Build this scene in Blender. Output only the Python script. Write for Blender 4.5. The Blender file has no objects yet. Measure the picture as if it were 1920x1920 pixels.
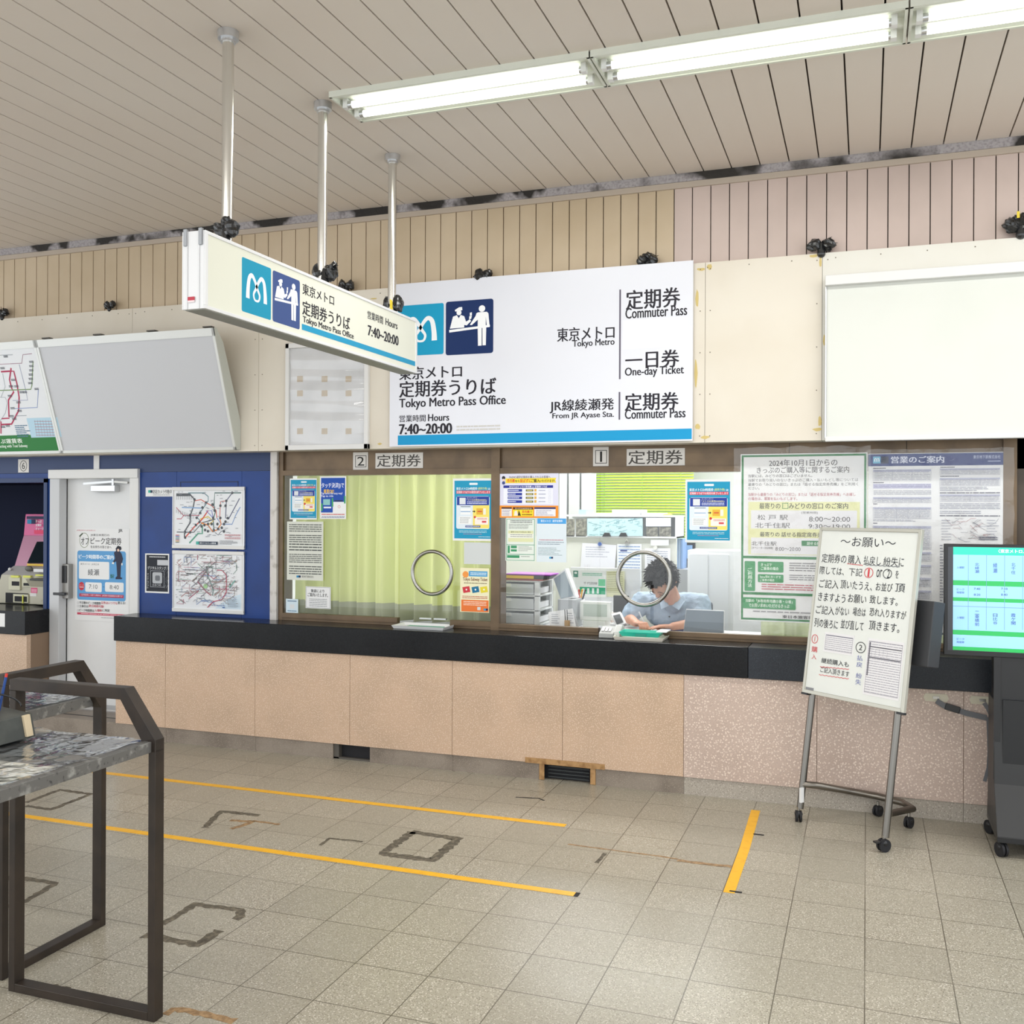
import bpy, bmesh, math, random
from mathutils import Vector, Matrix, noise
random.seed(7)
PI=math.pi
SC=bpy.context.scene
COL=SC.collection
# ---------------------------------------------------------------- camera
F=1855.0; V0=958.0; YAW=math.atan((1625-960)/F); EYE=1.70; ROLL=0.0043
cs,sn=math.cos(YAW),math.sin(YAW)
cam=bpy.data.cameras.new('camera'); cam.sensor_width=36; cam.lens=F/1920*36; cam.shift_y=(V0-960)/1920; cam.clip_start=.05
co=bpy.data.objects.new('camera',cam); COL.objects.link(co); co.location=(0,0,EYE)
co.rotation_mode='QUATERNION'
co.rotation_quaternion=(Matrix.Rotation(YAW,3,'Z')@Matrix.Rotation(PI/2,3,'X')@Matrix.Rotation(ROLL,3,'Z')).to_quaternion()
SC.camera=co
# ---------------------------------------------------------------- world and exposure
SC.view_settings.view_transform='Standard'; SC.view_settings.look='None'; SC.view_settings.gamma=1
SC.view_settings.use_curve_mapping=False
SC.view_settings.exposure=0.3
w=bpy.data.worlds.new('daylight'); SC.world=w; w.use_nodes=True
bg=w.node_tree.nodes['Background']; bg.inputs[0].default_value=(.93,.97,1,1); bg.inputs[1].default_value=1.7
SC.cycles.max_bounces=8; SC.cycles.transparent_max_bounces=16; SC.cycles.diffuse_bounces=5
SC.cycles.caustics_reflective=False; SC.cycles.caustics_refractive=False
SC.cycles.use_denoising=True
SC.cycles.sample_clamp_indirect=6
def area(name,loc,sx,sy,power,rot=(0,0,0),color=(1,.99,.965)):
    l=bpy.data.lights.new(name,'AREA'); l.shape='RECTANGLE'; l.size=sx; l.size_y=sy; l.energy=power; l.color=color
    o=bpy.data.objects.new(name,l); COL.objects.link(o); o.location=loc; o.rotation_euler=rot; return o
# lamps of the concourse: the visible row of fluorescent fixtures runs on past the frame; two unseen rows behind the camera are added for bright, flat light
for i in range(7): area('lamp_and_fill_light',(-1.848+1.335*i,4.465,3.70),1.2,.24,12)
for yy in (1.2,-2.2): area('lamp_and_fill_light',(-1.5,yy,3.70),9,.24,80)
# ceiling lamps of the ticket office behind the glass
for yy in (7.3,9.0): area('office_light',(-1.6,yy,2.68),3.6,.5,58,color=(1,1,1))
# ---------------------------------------------------------------- pixel geometry of the photograph
def ray(u,v):
    x=u-960; y=v-V0
    X=x*math.cos(ROLL)+y*math.sin(ROLL); Y=-x*math.sin(ROLL)+y*math.cos(ROLL)
    a=X/F; b=-Y/F
    return Vector((cs*a-sn, sn*a+cs, b))
CAM=Vector((0,0,EYE))
def P(u,v,y): d=ray(u,v); return CAM+d*(y/d.y)
def PZ(u,v,z): d=ray(u,v); return CAM+d*((z-EYE)/d.z)
def PX(u,v,x): d=ray(u,v); return CAM+d*(x/d.x)
def PP(u,v,p0,n): d=ray(u,v); return CAM+d*((p0-CAM).dot(n)/d.dot(n))
# ---------------------------------------------------------------- materials
def lin(h):
    if not isinstance(h,str): return tuple(h)+(1,)
    h=h.lstrip('#'); r=[int(h[i:i+2],16)/255 for i in (0,2,4)]
    return tuple((c/12.92 if c<=.04045 else ((c+.055)/1.055)**2.4) for c in r)+(1,)
MATS={}
def mat(name,color='#808080',rough=.5,metal=0,spec=.5,noise_=None,bump=None,emit=0,coat=0):
    """noise_=(scale,color2,lo,hi) mixes in a second colour; bump=(scale,strength)"""
    if name in MATS: return MATS[name]
    m=bpy.data.materials.new(name); m.use_nodes=True; nt=m.node_tree; b=nt.nodes['Principled BSDF']
    b.inputs['Base Color'].default_value=lin(color); b.inputs['Roughness'].default_value=rough
    b.inputs['Metallic'].default_value=metal; b.inputs['Specular IOR Level'].default_value=spec
    b.inputs['Coat Weight'].default_value=coat
    tc=nt.nodes.new('ShaderNodeTexCoord')
    if noise_:
        prev=None
        for (sc,c2,lo,hi) in (noise_ if isinstance(noise_,list) else [noise_]):
            n=nt.nodes.new('ShaderNodeTexNoise'); n.inputs['Scale'].default_value=sc; n.inputs['Detail'].default_value=4
            nt.links.new(tc.outputs['Object'],n.inputs['Vector'])
            r=nt.nodes.new('ShaderNodeMapRange'); r.inputs[1].default_value=lo; r.inputs[2].default_value=hi
            nt.links.new(n.outputs[0],r.inputs[0])
            x=nt.nodes.new('ShaderNodeMix'); x.data_type='RGBA'
            nt.links.new(r.outputs[0],x.inputs[0])
            if prev: nt.links.new(prev,x.inputs[6])
            else: x.inputs[6].default_value=lin(color)
            x.inputs[7].default_value=lin(c2); prev=x.outputs[2]
        nt.links.new(prev,b.inputs['Base Color'])
    if bump:
        n=nt.nodes.new('ShaderNodeTexNoise'); n.inputs['Scale'].default_value=bump[0]; n.inputs['Detail'].default_value=3
        nt.links.new(tc.outputs['Object'],n.inputs['Vector'])
        bp=nt.nodes.new('ShaderNodeBump'); bp.inputs['Strength'].default_value=bump[1]; bp.inputs['Distance'].default_value=.01
        nt.links.new(n.outputs[0],bp.inputs['Height']); nt.links.new(bp.outputs[0],b.inputs['Normal'])
    if emit:
        b.inputs['Emission Color'].default_value=lin(color); b.inputs['Emission Strength'].default_value=emit
    MATS[name]=m; return m
def ink(h,rough=.55): return mat('print_'+h.strip('#')+('' if rough==.55 else '_%d'%(rough*100)),h,rough,spec=.3)
def clear(name,tint,alpha,rough,bump=None,ior=1.5,gl=1.0):
    """thin see-through sheet: fresnel reflection, an optional milky share"""
    if name in MATS: return MATS[name]
    m=bpy.data.materials.new(name); m.use_nodes=True; nt=m.node_tree; nt.nodes.clear()
    o=nt.nodes.new('ShaderNodeOutputMaterial'); t=nt.nodes.new('ShaderNodeBsdfTransparent'); t.inputs[0].default_value=(1,1,1,1)
    g=nt.nodes.new('ShaderNodeBsdfGlossy'); g.inputs['Roughness'].default_value=rough
    d=nt.nodes.new('ShaderNodeBsdfDiffuse'); d.inputs[0].default_value=lin(tint)
    m1=nt.nodes.new('ShaderNodeMixShader'); m1.inputs[0].default_value=alpha
    m2=nt.nodes.new('ShaderNodeMixShader'); f=nt.nodes.new('ShaderNodeLayerWeight'); f.inputs[0].default_value=.5
    pw=nt.nodes.new('ShaderNodeMath'); pw.operation='POWER'; pw.inputs[1].default_value=4; nt.links.new(f.outputs['Facing'],pw.inputs[0])
    ad=nt.nodes.new('ShaderNodeMath'); ad.operation='ADD'; ad.inputs[1].default_value=.045; nt.links.new(pw.outputs[0],ad.inputs[0])
    nt.links.new(t.outputs[0],m1.inputs[1]); nt.links.new(d.outputs[0],m1.inputs[2])
    k=nt.nodes.new('ShaderNodeMath'); k.operation='MULTIPLY'; k.inputs[1].default_value=gl
    nt.links.new(ad.outputs[0],k.inputs[0]); nt.links.new(k.outputs[0],m2.inputs[0])
    nt.links.new(m1.outputs[0],m2.inputs[1]); nt.links.new(g.outputs[0],m2.inputs[2]); nt.links.new(m2.outputs[0],o.inputs[0])
    if bump:
        tc=nt.nodes.new('ShaderNodeTexCoord'); n=nt.nodes.new('ShaderNodeTexNoise'); n.inputs['Scale'].default_value=bump[0]
        nt.links.new(tc.outputs['Object'],n.inputs['Vector'])
        bp=nt.nodes.new('ShaderNodeBump'); bp.inputs['Strength'].default_value=bump[1]; bp.inputs['Distance'].default_value=.02
        nt.links.new(n.outputs[0],bp.inputs['Height']); nt.links.new(bp.outputs[0],g.inputs['Normal']); nt.links.new(bp.outputs[0],f.inputs['Normal'])
    MATS[name]=m; return m
def terrazzo(name,base,chips,lo=.0,hi=.12,scale=90,rough=.35,stain=None,grid=None,noise_sc=3):
    """stone chips from Voronoi cells; grid=(size,joint,colour) draws tile joints by world position"""
    if name in MATS: return MATS[name]
    m=bpy.data.materials.new(name); m.use_nodes=True; nt=m.node_tree; b=nt.nodes['Principled BSDF']; b.inputs['Roughness'].default_value=rough; b.inputs['Specular IOR Level'].default_value=.22 if 'granite' in name else .5
    L=nt.links.new
    tc=nt.nodes.new('ShaderNodeTexCoord'); prev=None
    def mix(fac,c2):
        nonlocal prev
        x=nt.nodes.new('ShaderNodeMix'); x.data_type='RGBA'
        if prev is None: x.inputs[6].default_value=lin(base)
        else: L(prev,x.inputs[6])
        if isinstance(c2,str): x.inputs[7].default_value=lin(c2)
        else: L(c2,x.inputs[7])
        L(fac,x.inputs[0]); prev=x.outputs[2]
    def rng(src,a,b2,inv=False):
        r=nt.nodes.new('ShaderNodeMapRange'); r.inputs[1].default_value=a; r.inputs[2].default_value=b2
        if inv: r.inputs[3].default_value=1; r.inputs[4].default_value=0
        L(src,r.inputs[0]); return r.outputs[0]
    n=nt.nodes.new('ShaderNodeTexNoise'); n.inputs['Scale'].default_value=noise_sc; n.inputs['Detail'].default_value=5; L(tc.outputs['Object'],n.inputs['Vector'])
    if stain: mix(rng(n.outputs[0],.42,.7),stain)
    for c,sc,th in chips:
        v=nt.nodes.new('ShaderNodeTexVoronoi'); v.inputs['Scale'].default_value=sc; L(tc.outputs['Object'],v.inputs['Vector'])
        mix(rng(v.outputs['Distance'],th*.55,th,True),c)
    if grid:
        size,jw,gc=grid
        sep=nt.nodes.new('ShaderNodeSeparateXYZ'); L(tc.outputs['Object'],sep.inputs[0]); fs=[]; cell=[]
        wn=nt.nodes.new('ShaderNodeTexNoise'); wn.inputs['Scale'].default_value=1.1; L(tc.outputs['Object'],wn.inputs['Vector'])
        for i in (0,1):
            a=nt.nodes.new('ShaderNodeMath'); a.operation='DIVIDE'; a.inputs[1].default_value=size; L(sep.outputs[i],a.inputs[0])
            fl=nt.nodes.new('ShaderNodeMath'); fl.operation='FLOOR'; L(a.outputs[0],fl.inputs[0]); cell.append(fl.outputs[0])
            p=nt.nodes.new('ShaderNodeMath'); p.operation='PINGPONG'; p.inputs[1].default_value=.5; L(a.outputs[0],p.inputs[0]); fs.append(p.outputs[0])
        mn=nt.nodes.new('ShaderNodeMath'); mn.operation='MINIMUM'; L(fs[0],mn.inputs[0]); L(fs[1],mn.inputs[1])
        cb=nt.nodes.new('ShaderNodeCombineXYZ'); L(cell[0],cb.inputs[0]); L(cell[1],cb.inputs[1])
        wh=nt.nodes.new('ShaderNodeTexWhiteNoise'); wh.noise_dimensions='2D'; L(cb.outputs[0],wh.inputs['Vector'])
        mix(rng(wh.outputs['Value'],-.9,2.4),'#8f8a7c')
        mu=nt.nodes.new('ShaderNodeMath'); mu.operation='MULTIPLY'; L(rng(mn.outputs[0],jw*.4,jw,True),mu.inputs[0]); L(rng(wn.outputs[0],.15,.5),mu.inputs[1])
        mix(mu.outputs[0],gc)
        ro=rng(n.outputs[0],.3,.75); r2=nt.nodes.new('ShaderNodeMapRange'); r2.inputs[3].default_value=rough-.07; r2.inputs[4].default_value=rough+.12; L(ro,r2.inputs[0]); L(r2.outputs[0],b.inputs['Roughness'])
    L(prev,b.inputs['Base Color']); MATS[name]=m; return m
# ---------------------------------------------------------------- mesh builder
_txt={}
def text_mesh(s,bold):
    k=(s,bold)
    if k in _txt: return _txt[k]
    c=bpy.data.curves.new('t','FONT'); c.body=s; c.size=1; c.offset=bold; c.resolution_u=3; c.fill_mode='FRONT'
    o=bpy.data.objects.new('t',c); COL.objects.link(o); bpy.context.view_layer.update()
    me=bpy.data.meshes.new_from_object(o.evaluated_get(bpy.context.evaluated_depsgraph_get()))
    vs=[v.co.copy() for v in me.vertices]; fs=[tuple(p.vertices) for p in me.polygons]
    bpy.data.objects.remove(o); bpy.data.curves.remove(c); bpy.data.meshes.remove(me)
    if not vs: vs=[Vector((0,0,0)),Vector((1,0,0)),Vector((1,1,0))]; fs=[]
    _txt[k]=(vs,fs,min(v.x for v in vs),max(v.x for v in vs),min(v.y for v in vs),max(v.y for v in vs)); return _txt[k]
class MB:
    def __init__(s): s.v=[];s.f=[];s.m=[];s.mats=[];s.sm=[]
    def mi(s,m):
        if m not in s.mats: s.mats.append(m)
        return s.mats.index(m)
    def add(s,vs,fs,m,smooth=False):
        b=len(s.v); i=s.mi(m); s.v+= [Vector(v) for v in vs]
        for f in fs: s.f.append(tuple(b+q for q in f)); s.m.append(i); s.sm.append(smooth)
        return s
    def box(s,x0,x1,y0,y1,z0,z1,m):
        x0,x1=sorted((x0,x1));y0,y1=sorted((y0,y1));z0,z1=sorted((z0,z1))
        return s.add([(x0,y0,z0),(x1,y0,z0),(x1,y1,z0),(x0,y1,z0),(x0,y0,z1),(x1,y0,z1),(x1,y1,z1),(x0,y1,z1)],
          [(0,3,2,1),(4,5,6,7),(0,1,5,4),(1,2,6,5),(2,3,7,6),(3,0,4,7)],m)
    def obox(s,c,ax,ay,az,m):
        c=Vector(c);ax=Vector(ax);ay=Vector(ay);az=Vector(az)
        vs=[c+i*ax+j*ay+k*az for k in(-1,1) for i,j in((-1,-1),(1,-1),(1,1),(-1,1))]
        return s.add(vs,[(0,3,2,1),(4,5,6,7),(0,1,5,4),(1,2,6,5),(2,3,7,6),(3,0,4,7)],m)
    def prism(s,pts,d,m,smooth=False):
        n=len(pts); pts=[Vector(p) for p in pts]; d=Vector(d)
        return s.add(pts+[p+d for p in pts],[tuple(range(n))[::-1],tuple(range(n,2*n))]+[(i,(i+1)%n,n+(i+1)%n,n+i) for i in range(n)],m,smooth)
    def tube(s,pts,r,m,n=10,closed=False,caps=True):
        pts=[Vector(p) for p in pts]; N=len(pts); vs=[]; rr=r if isinstance(r,(list,tuple)) else [r]*N; prev=None
        for i,p in enumerate(pts):
            if closed: t=(pts[(i+1)%N]-pts[i-1])
            else: t=(pts[min(i+1,N-1)]-pts[max(i-1,0)])
            t.normalize()
            a=prev if prev is not None else (Vector((0,0,1)) if abs(t.z)<.9 else Vector((1,0,0)))
            a=(a-t*a.dot(t)); a.normalize(); b=t.cross(a); prev=a
            vs+=[p+(a*math.cos(2*PI*k/n)+b*math.sin(2*PI*k/n))*rr[i] for k in range(n)]
        fs=[]
        for i in range(N if closed else N-1):
            j=(i+1)%N
            for k in range(n): fs.append((i*n+k,i*n+(k+1)%n,j*n+(k+1)%n,j*n+k))
        s.add(vs,fs,m,True)
        if caps and not closed:
            s.add(vs[:n],[tuple(range(n))[::-1]],m); s.add(vs[-n:],[tuple(range(n))],m)
        return s
    def cyl(s,p0,p1,r,m,n=16,r1=None): return s.tube([p0,p1],[r,r if r1 is None else r1],m,n)
    def ball(s,c,r,m,sq=(1,1,1),n=12):
        c=Vector(c); vs=[];fs=[]
        for i in range(n+1):
            th=PI*i/n
            for j in range(2*n):
                ph=PI*j/n; vs.append(c+Vector((r*sq[0]*math.sin(th)*math.cos(ph),r*sq[1]*math.sin(th)*math.sin(ph),r*sq[2]*math.cos(th))))
        for i in range(n):
            for j in range(2*n): a=i*2*n+j; b=i*2*n+(j+1)%(2*n); fs.append((a,a+2*n,b+2*n,b))
        return s.add(vs,fs,m,True)
    def cap(s,p0,r0,p1,r1,m): # tapered limb with round ends
        s.ball(p0,r0,m,n=8); s.ball(p1,r1,m,n=8); return s.tube([p0,p1],[r0,r1],m,14)
    def grid(s,fn,nu,nv,m,smooth=True):
        vs=[fn(i/nu,j/nv) for j in range(nv+1) for i in range(nu+1)]
        return s.add(vs,[(j*(nu+1)+i,j*(nu+1)+i+1,(j+1)*(nu+1)+i+1,(j+1)*(nu+1)+i) for j in range(nv) for i in range(nu)],m,smooth)
    def obj(s,name,parent=None,label=None,cat=None,group=None,kind=None,bevel=0,org=None):
        me=bpy.data.meshes.new(name); o=bpy.data.objects.new(name,me); COL.objects.link(o)
        if parent is not None:
            o.parent=parent; off=wloc(parent)
        else:
            if org is None:
                xs=[v.x for v in s.v];ys=[v.y for v in s.v];zs=[v.z for v in s.v]
                org=Vector(((min(xs)+max(xs))/2,(min(ys)+max(ys))/2,min(zs)))
            if kind=='structure': org=Vector((0,0,0))
            off=Vector(org); o.location=off
        me.from_pydata([v-off for v in s.v],[],s.f)
        for m in s.mats: me.materials.append(m)
        me.polygons.foreach_set('material_index',s.m); me.polygons.foreach_set('use_smooth',s.sm); me.update()
        if bevel:
            b=o.modifiers.new('bevel','BEVEL'); b.width=bevel; b.segments=2; b.limit_method='ANGLE'; b.angle_limit=.7
        tag(o,label,cat,group,kind); return o
def wloc(o):
    p=Vector((0,0,0))
    while o is not None: p+=o.location; o=o.parent
    return p
def tag(o,label=None,cat=None,group=None,kind=None):
    for k,v in (('label',label),('category',cat),('group',group),('kind',kind)):
        if v: o[k]=v
def thing(name,label,cat,loc,group=None,kind=None):
    o=bpy.data.objects.new(name,None); COL.objects.link(o); o.location=loc; o.empty_display_size=.1; tag(o,label,cat,group,kind); return o
def dup(root,delta,label=None):
    r=root.copy(); COL.objects.link(r); r.location=root.location+Vector(delta)
    if label: r['label']=label
    for ch in list(root.children):
        c=ch.copy(); COL.objects.link(c); c.parent=r
        for g in list(ch.children):
            d=g.copy(); COL.objects.link(d); d.parent=c
    return r
def catmull(pts,n=8,closed=False):
    out=[]; N=len(pts); pts=[Vector(p) for p in pts]
    for i in range(N if closed else N-1):
        g=(lambda k:pts[k%N]) if closed else (lambda k:pts[max(0,min(N-1,k))])
        a,b,c,d=g(i-1),g(i),g(i+1),g(i+2)
        for k in range(n):
            t=k/n; out.append(.5*((2*b)+(c-a)*t+(2*a-5*b+4*c-d)*t*t+(-a+3*b-3*c+d)*t**3))
    if not closed: out.append(pts[-1])
    return out
# ---------------------------------------------------------------- flat printed things
class Sheet(MB):
    """a printed sheet lying in a real plane (point p0, axes ex/ez, outward n); marks are read off the photograph onto that plane"""
    def __init__(s,p0,ex=(1,0,0),ez=(0,0,1),n=(0,-1,0)):
        super().__init__(); s.p0=Vector(p0); s.ex=Vector(ex).normalized(); s.ez=Vector(ez).normalized(); s.n=Vector(n).normalized(); s.k=0
    def loc(s,u,v):
        q=PP(u,v,s.p0,s.n)-s.p0; return q.dot(s.ex),q.dot(s.ez)
    def pt(s,a,b,h=0): return s.p0+s.ex*a+s.ez*b+s.n*h
    def R(s,u0,v0,u1,v1):
        a0=s.loc(u0,(v0+v1)/2)[0]; a1=s.loc(u1,(v0+v1)/2)[0]; b0=s.loc((u0+u1)/2,v1)[1]; b1=s.loc((u0+u1)/2,v0)[1]
        return a0,b0,a1,b1
    def h(s): s.k+=1; return .0003+.00004*s.k
    def slab(s,u0,v0,u1,v1,h,th=.002):
        a0,b0,a1,b1=s.R(u0,v0,u1,v1); s.box_(a0,b0,a1,b1,th,h); return s
    def box_(s,a0,b0,a1,b1,th,m,base=0):
        m=ink(m) if isinstance(m,str) else m
        q=[s.pt(a0,b0,base-th),s.pt(a1,b0,base-th),s.pt(a1,b1,base-th),s.pt(a0,b1,base-th)]
        s.prism(q,s.n*th,m)
    def q(s,a0,b0,a1,b1,m):
        h=s.h(); m=ink(m) if isinstance(m,str) else m
        s.add([s.pt(a0,b0,h),s.pt(a1,b0,h),s.pt(a1,b1,h),s.pt(a0,b1,h)],[(0,1,2,3)],m)
    def r(s,u0,v0,u1,v1,m,rad=0):
        a0,b0,a1,b1=s.R(u0,v0,u1,v1)
        if rad: s.rr(a0,b0,a1,b1,m,rad)
        else: s.q(a0,b0,a1,b1,m)
    def rr(s,a0,b0,a1,b1,m,rad):
        h=s.h(); m=ink(m) if isinstance(m,str) else m; pts=[]
        for cx,cy,t0 in ((a1-rad,b1-rad,0),(a0+rad,b1-rad,90),(a0+rad,b0+rad,180),(a1-rad,b0+rad,270)):
            for k in range(5): t=math.radians(t0+22.5*k); pts.append(s.pt(cx+rad*math.cos(t),cy+rad*math.sin(t),h))
        s.add(pts,[tuple(range(len(pts)))],m)
    def poly(s,pts,m,px=True):
        h=s.h(); m=ink(m) if isinstance(m,str) else m
        L=[s.loc(*p) for p in pts] if px else pts
        s.add([s.pt(a,b,h) for a,b in L],[tuple(range(len(L)))],m)
    def disc(s,a,b,r,m,ry=None,n=20): s.poly([(a+r*math.cos(2*PI*k/n),b+(ry or r)*math.sin(2*PI*k/n)) for k in range(n)],m,False)
    def line(s,pts,w,m,px=True,closed=False):
        """ribbon of width w metres"""
        h=s.h(); m=ink(m) if isinstance(m,str) else m
        L=[Vector(s.loc(*p)) if px else Vector(p) for p in pts]; N=len(L); A=[];B=[]
        ww=w if isinstance(w,list) else [w]*N
        for i in range(N):
            t=(L[(i+1)%N]-L[i-1]) if closed else (L[min(i+1,N-1)]-L[max(i-1,0)])
            if t.length<1e-9: t=Vector((1,0))
            t.normalize(); nn=Vector((-t.y,t.x))*ww[i]/2; A.append(L[i]+nn);B.append(L[i]-nn)
        vs=[s.pt(p.x,p.y,h) for p in A+B]
        s.add(vs,[(N+i,N+(i+1)%N,(i+1)%N,i) for i in range(N if closed else N-1)],m)
    def T(s,a0,b0,a1,b1,txt,m,bold=.0):
        h=s.h(); m=ink(m) if isinstance(m,str) else m
        if txt=='1': a0,a1=a0+(a1-a0)*.36,a0+(a1-a0)*.64
        vs,fs,x0,x1,y0,y1=text_mesh(txt,0); sx=(a1-a0)/max(x1-x0,1e-6); sy=(b1-b0)/max(y1-y0,1e-6)
        for k in ((0,) if bold<=0 else (-1,0,1)):
            d=k*bold*1.2*min(sx,sy); h+=.00002
            s.add([s.pt(a0+(v.x-x0)*sx+d,b0+(v.y-y0)*sy-abs(d)*.5,h) for v in vs],fs,m)
    def t(s,u0,v0,u1,v1,txt,m='#222222',bold=.0):
        a0,b0,a1,b1=s.R(u0,v0,u1,v1); s.T(a0,b0,a1,b1,txt,m,bold)
    def vt(s,u0,v0,u1,v1,txt,m,bold=0):
        n=len(txt)
        for i,c in enumerate(txt):
            d=(v1-v0)/n; s.t(u0,v0+d*i+d*.06,u1,v0+d*(i+.94),c,m,bold)
    def lines(s,u0,v0,u1,v1,n,m='#777777',fill=.45,seed=1,full=False):
        """rows of print too small to read"""
        rnd=random.Random(seed); a0,b0,a1,b1=s.R(u0,v0,u1,v1); h=s.h(); m=ink(m) if isinstance(m,str) else m; d=(b1-b0)/n
        for i in range(n):
            y1=b1-d*i-d*(1-fill)/2; y0=y1-d*fill; x=a0; end=a1 if full else a0+(a1-a0)*rnd.uniform(.6,1)
            while x<end:
                L=rnd.uniform(.4,2.2)*(a1-a0)*.09; e=min(x+L,end); s.add([s.pt(x,y0,h),s.pt(e,y0,h),s.pt(e,y1,h),s.pt(x,y1,h)],[(0,1,2,3)],m); x=e+(a1-a0)*.012
    def frame(s,u0,v0,u1,v1,w,m):
        a0,b0,a1,b1=s.R(u0,v0,u1,v1); s.frame_(a0,b0,a1,b1,w,m)
    def frame_(s,a0,b0,a1,b1,w,m):
        s.q(a0,b0,a1,b0+w,m); s.q(a0,b1-w,a1,b1,m); s.q(a0,b0+w,a0+w,b1-w,m); s.q(a1-w,b0+w,a1,b1-w,m)
def WS(y): return Sheet((0,y,0))
MLOGO=[(-.44,-.40),(-.43,-.1),(-.37,.28),(-.24,.40),(-.10,.26),(.04,.0),(.15,-.20),(.09,-.38),(-.09,-.38),(-.15,-.20),(-.04,.0),(.10,.26),(.24,.40),(.37,.28),(.43,-.1),(.44,-.40)]
def metro(S,a0,b0,a1,b1,blue='#0a9ac4',white='#f4f6f8',plate=True):
    if plate: S.rr(a0,b0,a1,b1,blue,(a1-a0)*.04)
    cx,cy,wd,hd=(a0+a1)/2,(b0+b1)/2,(a1-a0)*.68,(b1-b0)*.56
    pts=[(cx+p.x*wd,cy+p.y*hd) for p in catmull([Vector((x,y,0)) for x,y in MLOGO],6)]
    n=len(pts); W=[(a1-a0)*(.042+.078*min(1,abs(i-n/2)/(n/2)*1.0)**1.2) for i in range(n)]
    S.line(pts,W,white,False)
def clerk(S,a0,b0,a1,b1,navy='#0b2a5e',white='#f4f6f8'):
    S.rr(a0,b0,a1,b1,navy,(a1-a0)*.05)
    f=lambda x,y:(a0+(a1-a0)*(x-360)/275,b1-(b1-b0)*(y-230)/310)
    g=lambda L:S.poly([f(*p) for p in L],white,False)
    g([(412,281),(438,266),(455,266),(457,284),(416,290)])
    c=f(437,297); S.disc(c[0],c[1],(a1-a0)*.052,white,(b1-b0)*.05)
    g([(402,318),(425,311),(436,330),(447,311),(468,320),(478,352),(500,340),(508,350),(482,374),(468,370),(468,385),(384,387)])
    g([(500,302),(512,300),(512,318),(500,320)]); g([(497,322),(512,320),(508,338),(496,340)])
    c=f(570,283); S.disc(c[0],c[1],(a1-a0)*.068,white,(b1-b0)*.062)
    g([(538,308),(548,303),(598,303),(607,312),(614,385),(598,387),(592,330),(592,392),(546,392),(546,345),(512,374),(500,372),(534,322)])
    g([(380,394),(616,378),(616,391),(380,409)])
    g([(546,391),(569,391),(569,495),(548,495)]); g([(573,391),(595,391),(593,494),(574,494)])
# ---------------------------------------------------------------- shared materials
YW=5.95      # face of the stone counter
YP=6.02      # face of the cream wall panels
YG=6.18      # plane of the windows and of the blue wall
ZC=3.77      # ceiling
M_floor=terrazzo('floor_tile','#b0a999',[('#e0dacd',105,.38),('#6f6657',125,.36)],rough=.3,stain='#a8a191',grid=(.3,.0095,'#5a5346'),noise_sc=.9)
M_stoneA=terrazzo('stone_tan','#c9ac93',[('#dac3ae',105,.40),('#b39a86',150,.28)],rough=.4,stain='#bba189')
M_stoneB=terrazzo('stone_pink','#c6b1a5',[('#e2d2c5',72,.42),('#aa998f',110,.30)],rough=.4,stain='#bba69a')
M_base2=terrazzo('stone_baseboard_pale','#a9a196',[('#c4bdb2',80,.34),('#847c72',90,.3)],rough=.5)
M_base=terrazzo('stone_baseboard','#8f8478',[('#a89c8f',150,.3),('#6f665c',170,.25)],rough=.55,stain='#766b60',noise_sc=4)
M_slab=terrazzo('black_granite','#131417',[('#2c2f34',180,.28),('#0b0c0e',120,.25)],rough=.2,stain='#191b1e')
M_slab2=terrazzo('grey_granite','#2c3036',[('#454a52',170,.28),('#16181c',110,.22)],rough=.28,stain='#33373e')
M_brown=mat('brown_aluminium','#6f5c46',.38,.35,noise_=(6,'#574838',.4,.75))
M_alu=mat('aluminium','#c9cacc',.28,.85)
M_steel=mat('stainless','#a3a19c',.24,1)
M_white=mat('white_paint','#dcdcdb',.35)
M_black=mat('black_plastic','#1c1d20',.35)
M_blackm=mat('black_matt','#15151a',.7)
M_frame=mat('dark_bronze_steel','#3a312a',.42,.3,noise_=(9,'#2c2622',.4,.7))
M_blue=mat('blue_paint','#0e3c86',.42,noise_=(2.5,'#0b3272',.35,.7),spec=.4)
M_blue2=mat('dark_blue_paint','#15305f',.45)
M_glass=clear('window_glass','#ffffff',0.0,.01,gl=1.3)
M_hazy=clear('plastic_sleeve','#ffffff',.07,.10,bump=(14,.35),gl=.9)
M_soot=mat('peeling_paint','#a6a1a3',.7,noise_=[(60,'#8d888a',.45,.65),(3,'#221e1b',.52,.58),(1.1,'#2b2723',.60,.64)],bump=(60,.4))
M_cream=mat('cream_panel','#ddd6c9',.55,noise_=(1.6,'#d5ccbc',.4,.75))
M_cream2=mat('pale_panel','#dcdad2',.5,noise_=(1.6,'#d5d2c6',.4,.75))
M_tan=mat('tan_slat','#c6b49a',.5,noise_=(2.2,'#baa78b',.35,.7))
M_rose=mat('rose_slat','#c6b4ac',.5,noise_=(2.2,'#b9a8a0',.35,.7))
M_ceil=mat('ceiling_slat','#d6cdc4',.5,noise_=(.8,'#d4c9bf',.4,.7))
M_gap=mat('gap_dark','#3b322b',.8)
# ---------------------------------------------------------------- structure
S_='structure'
MB().box(-9.5,4,-3,6.12,-.05,0,M_floor).obj('floor',kind=S_)
# ceiling: slats across the room with dark joints
b=MB(); b.box(-9.5,4,-3,6.3,ZC+.02,ZC+.06,M_gap)
x=-.439-.1672*54
while x<3.8:
    b.box(x+.004,x+.1672-.004,-3,6.047,ZC,ZC+.022,M_ceil); x+=.1672
b.obj('ceiling',kind=S_)
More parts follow.
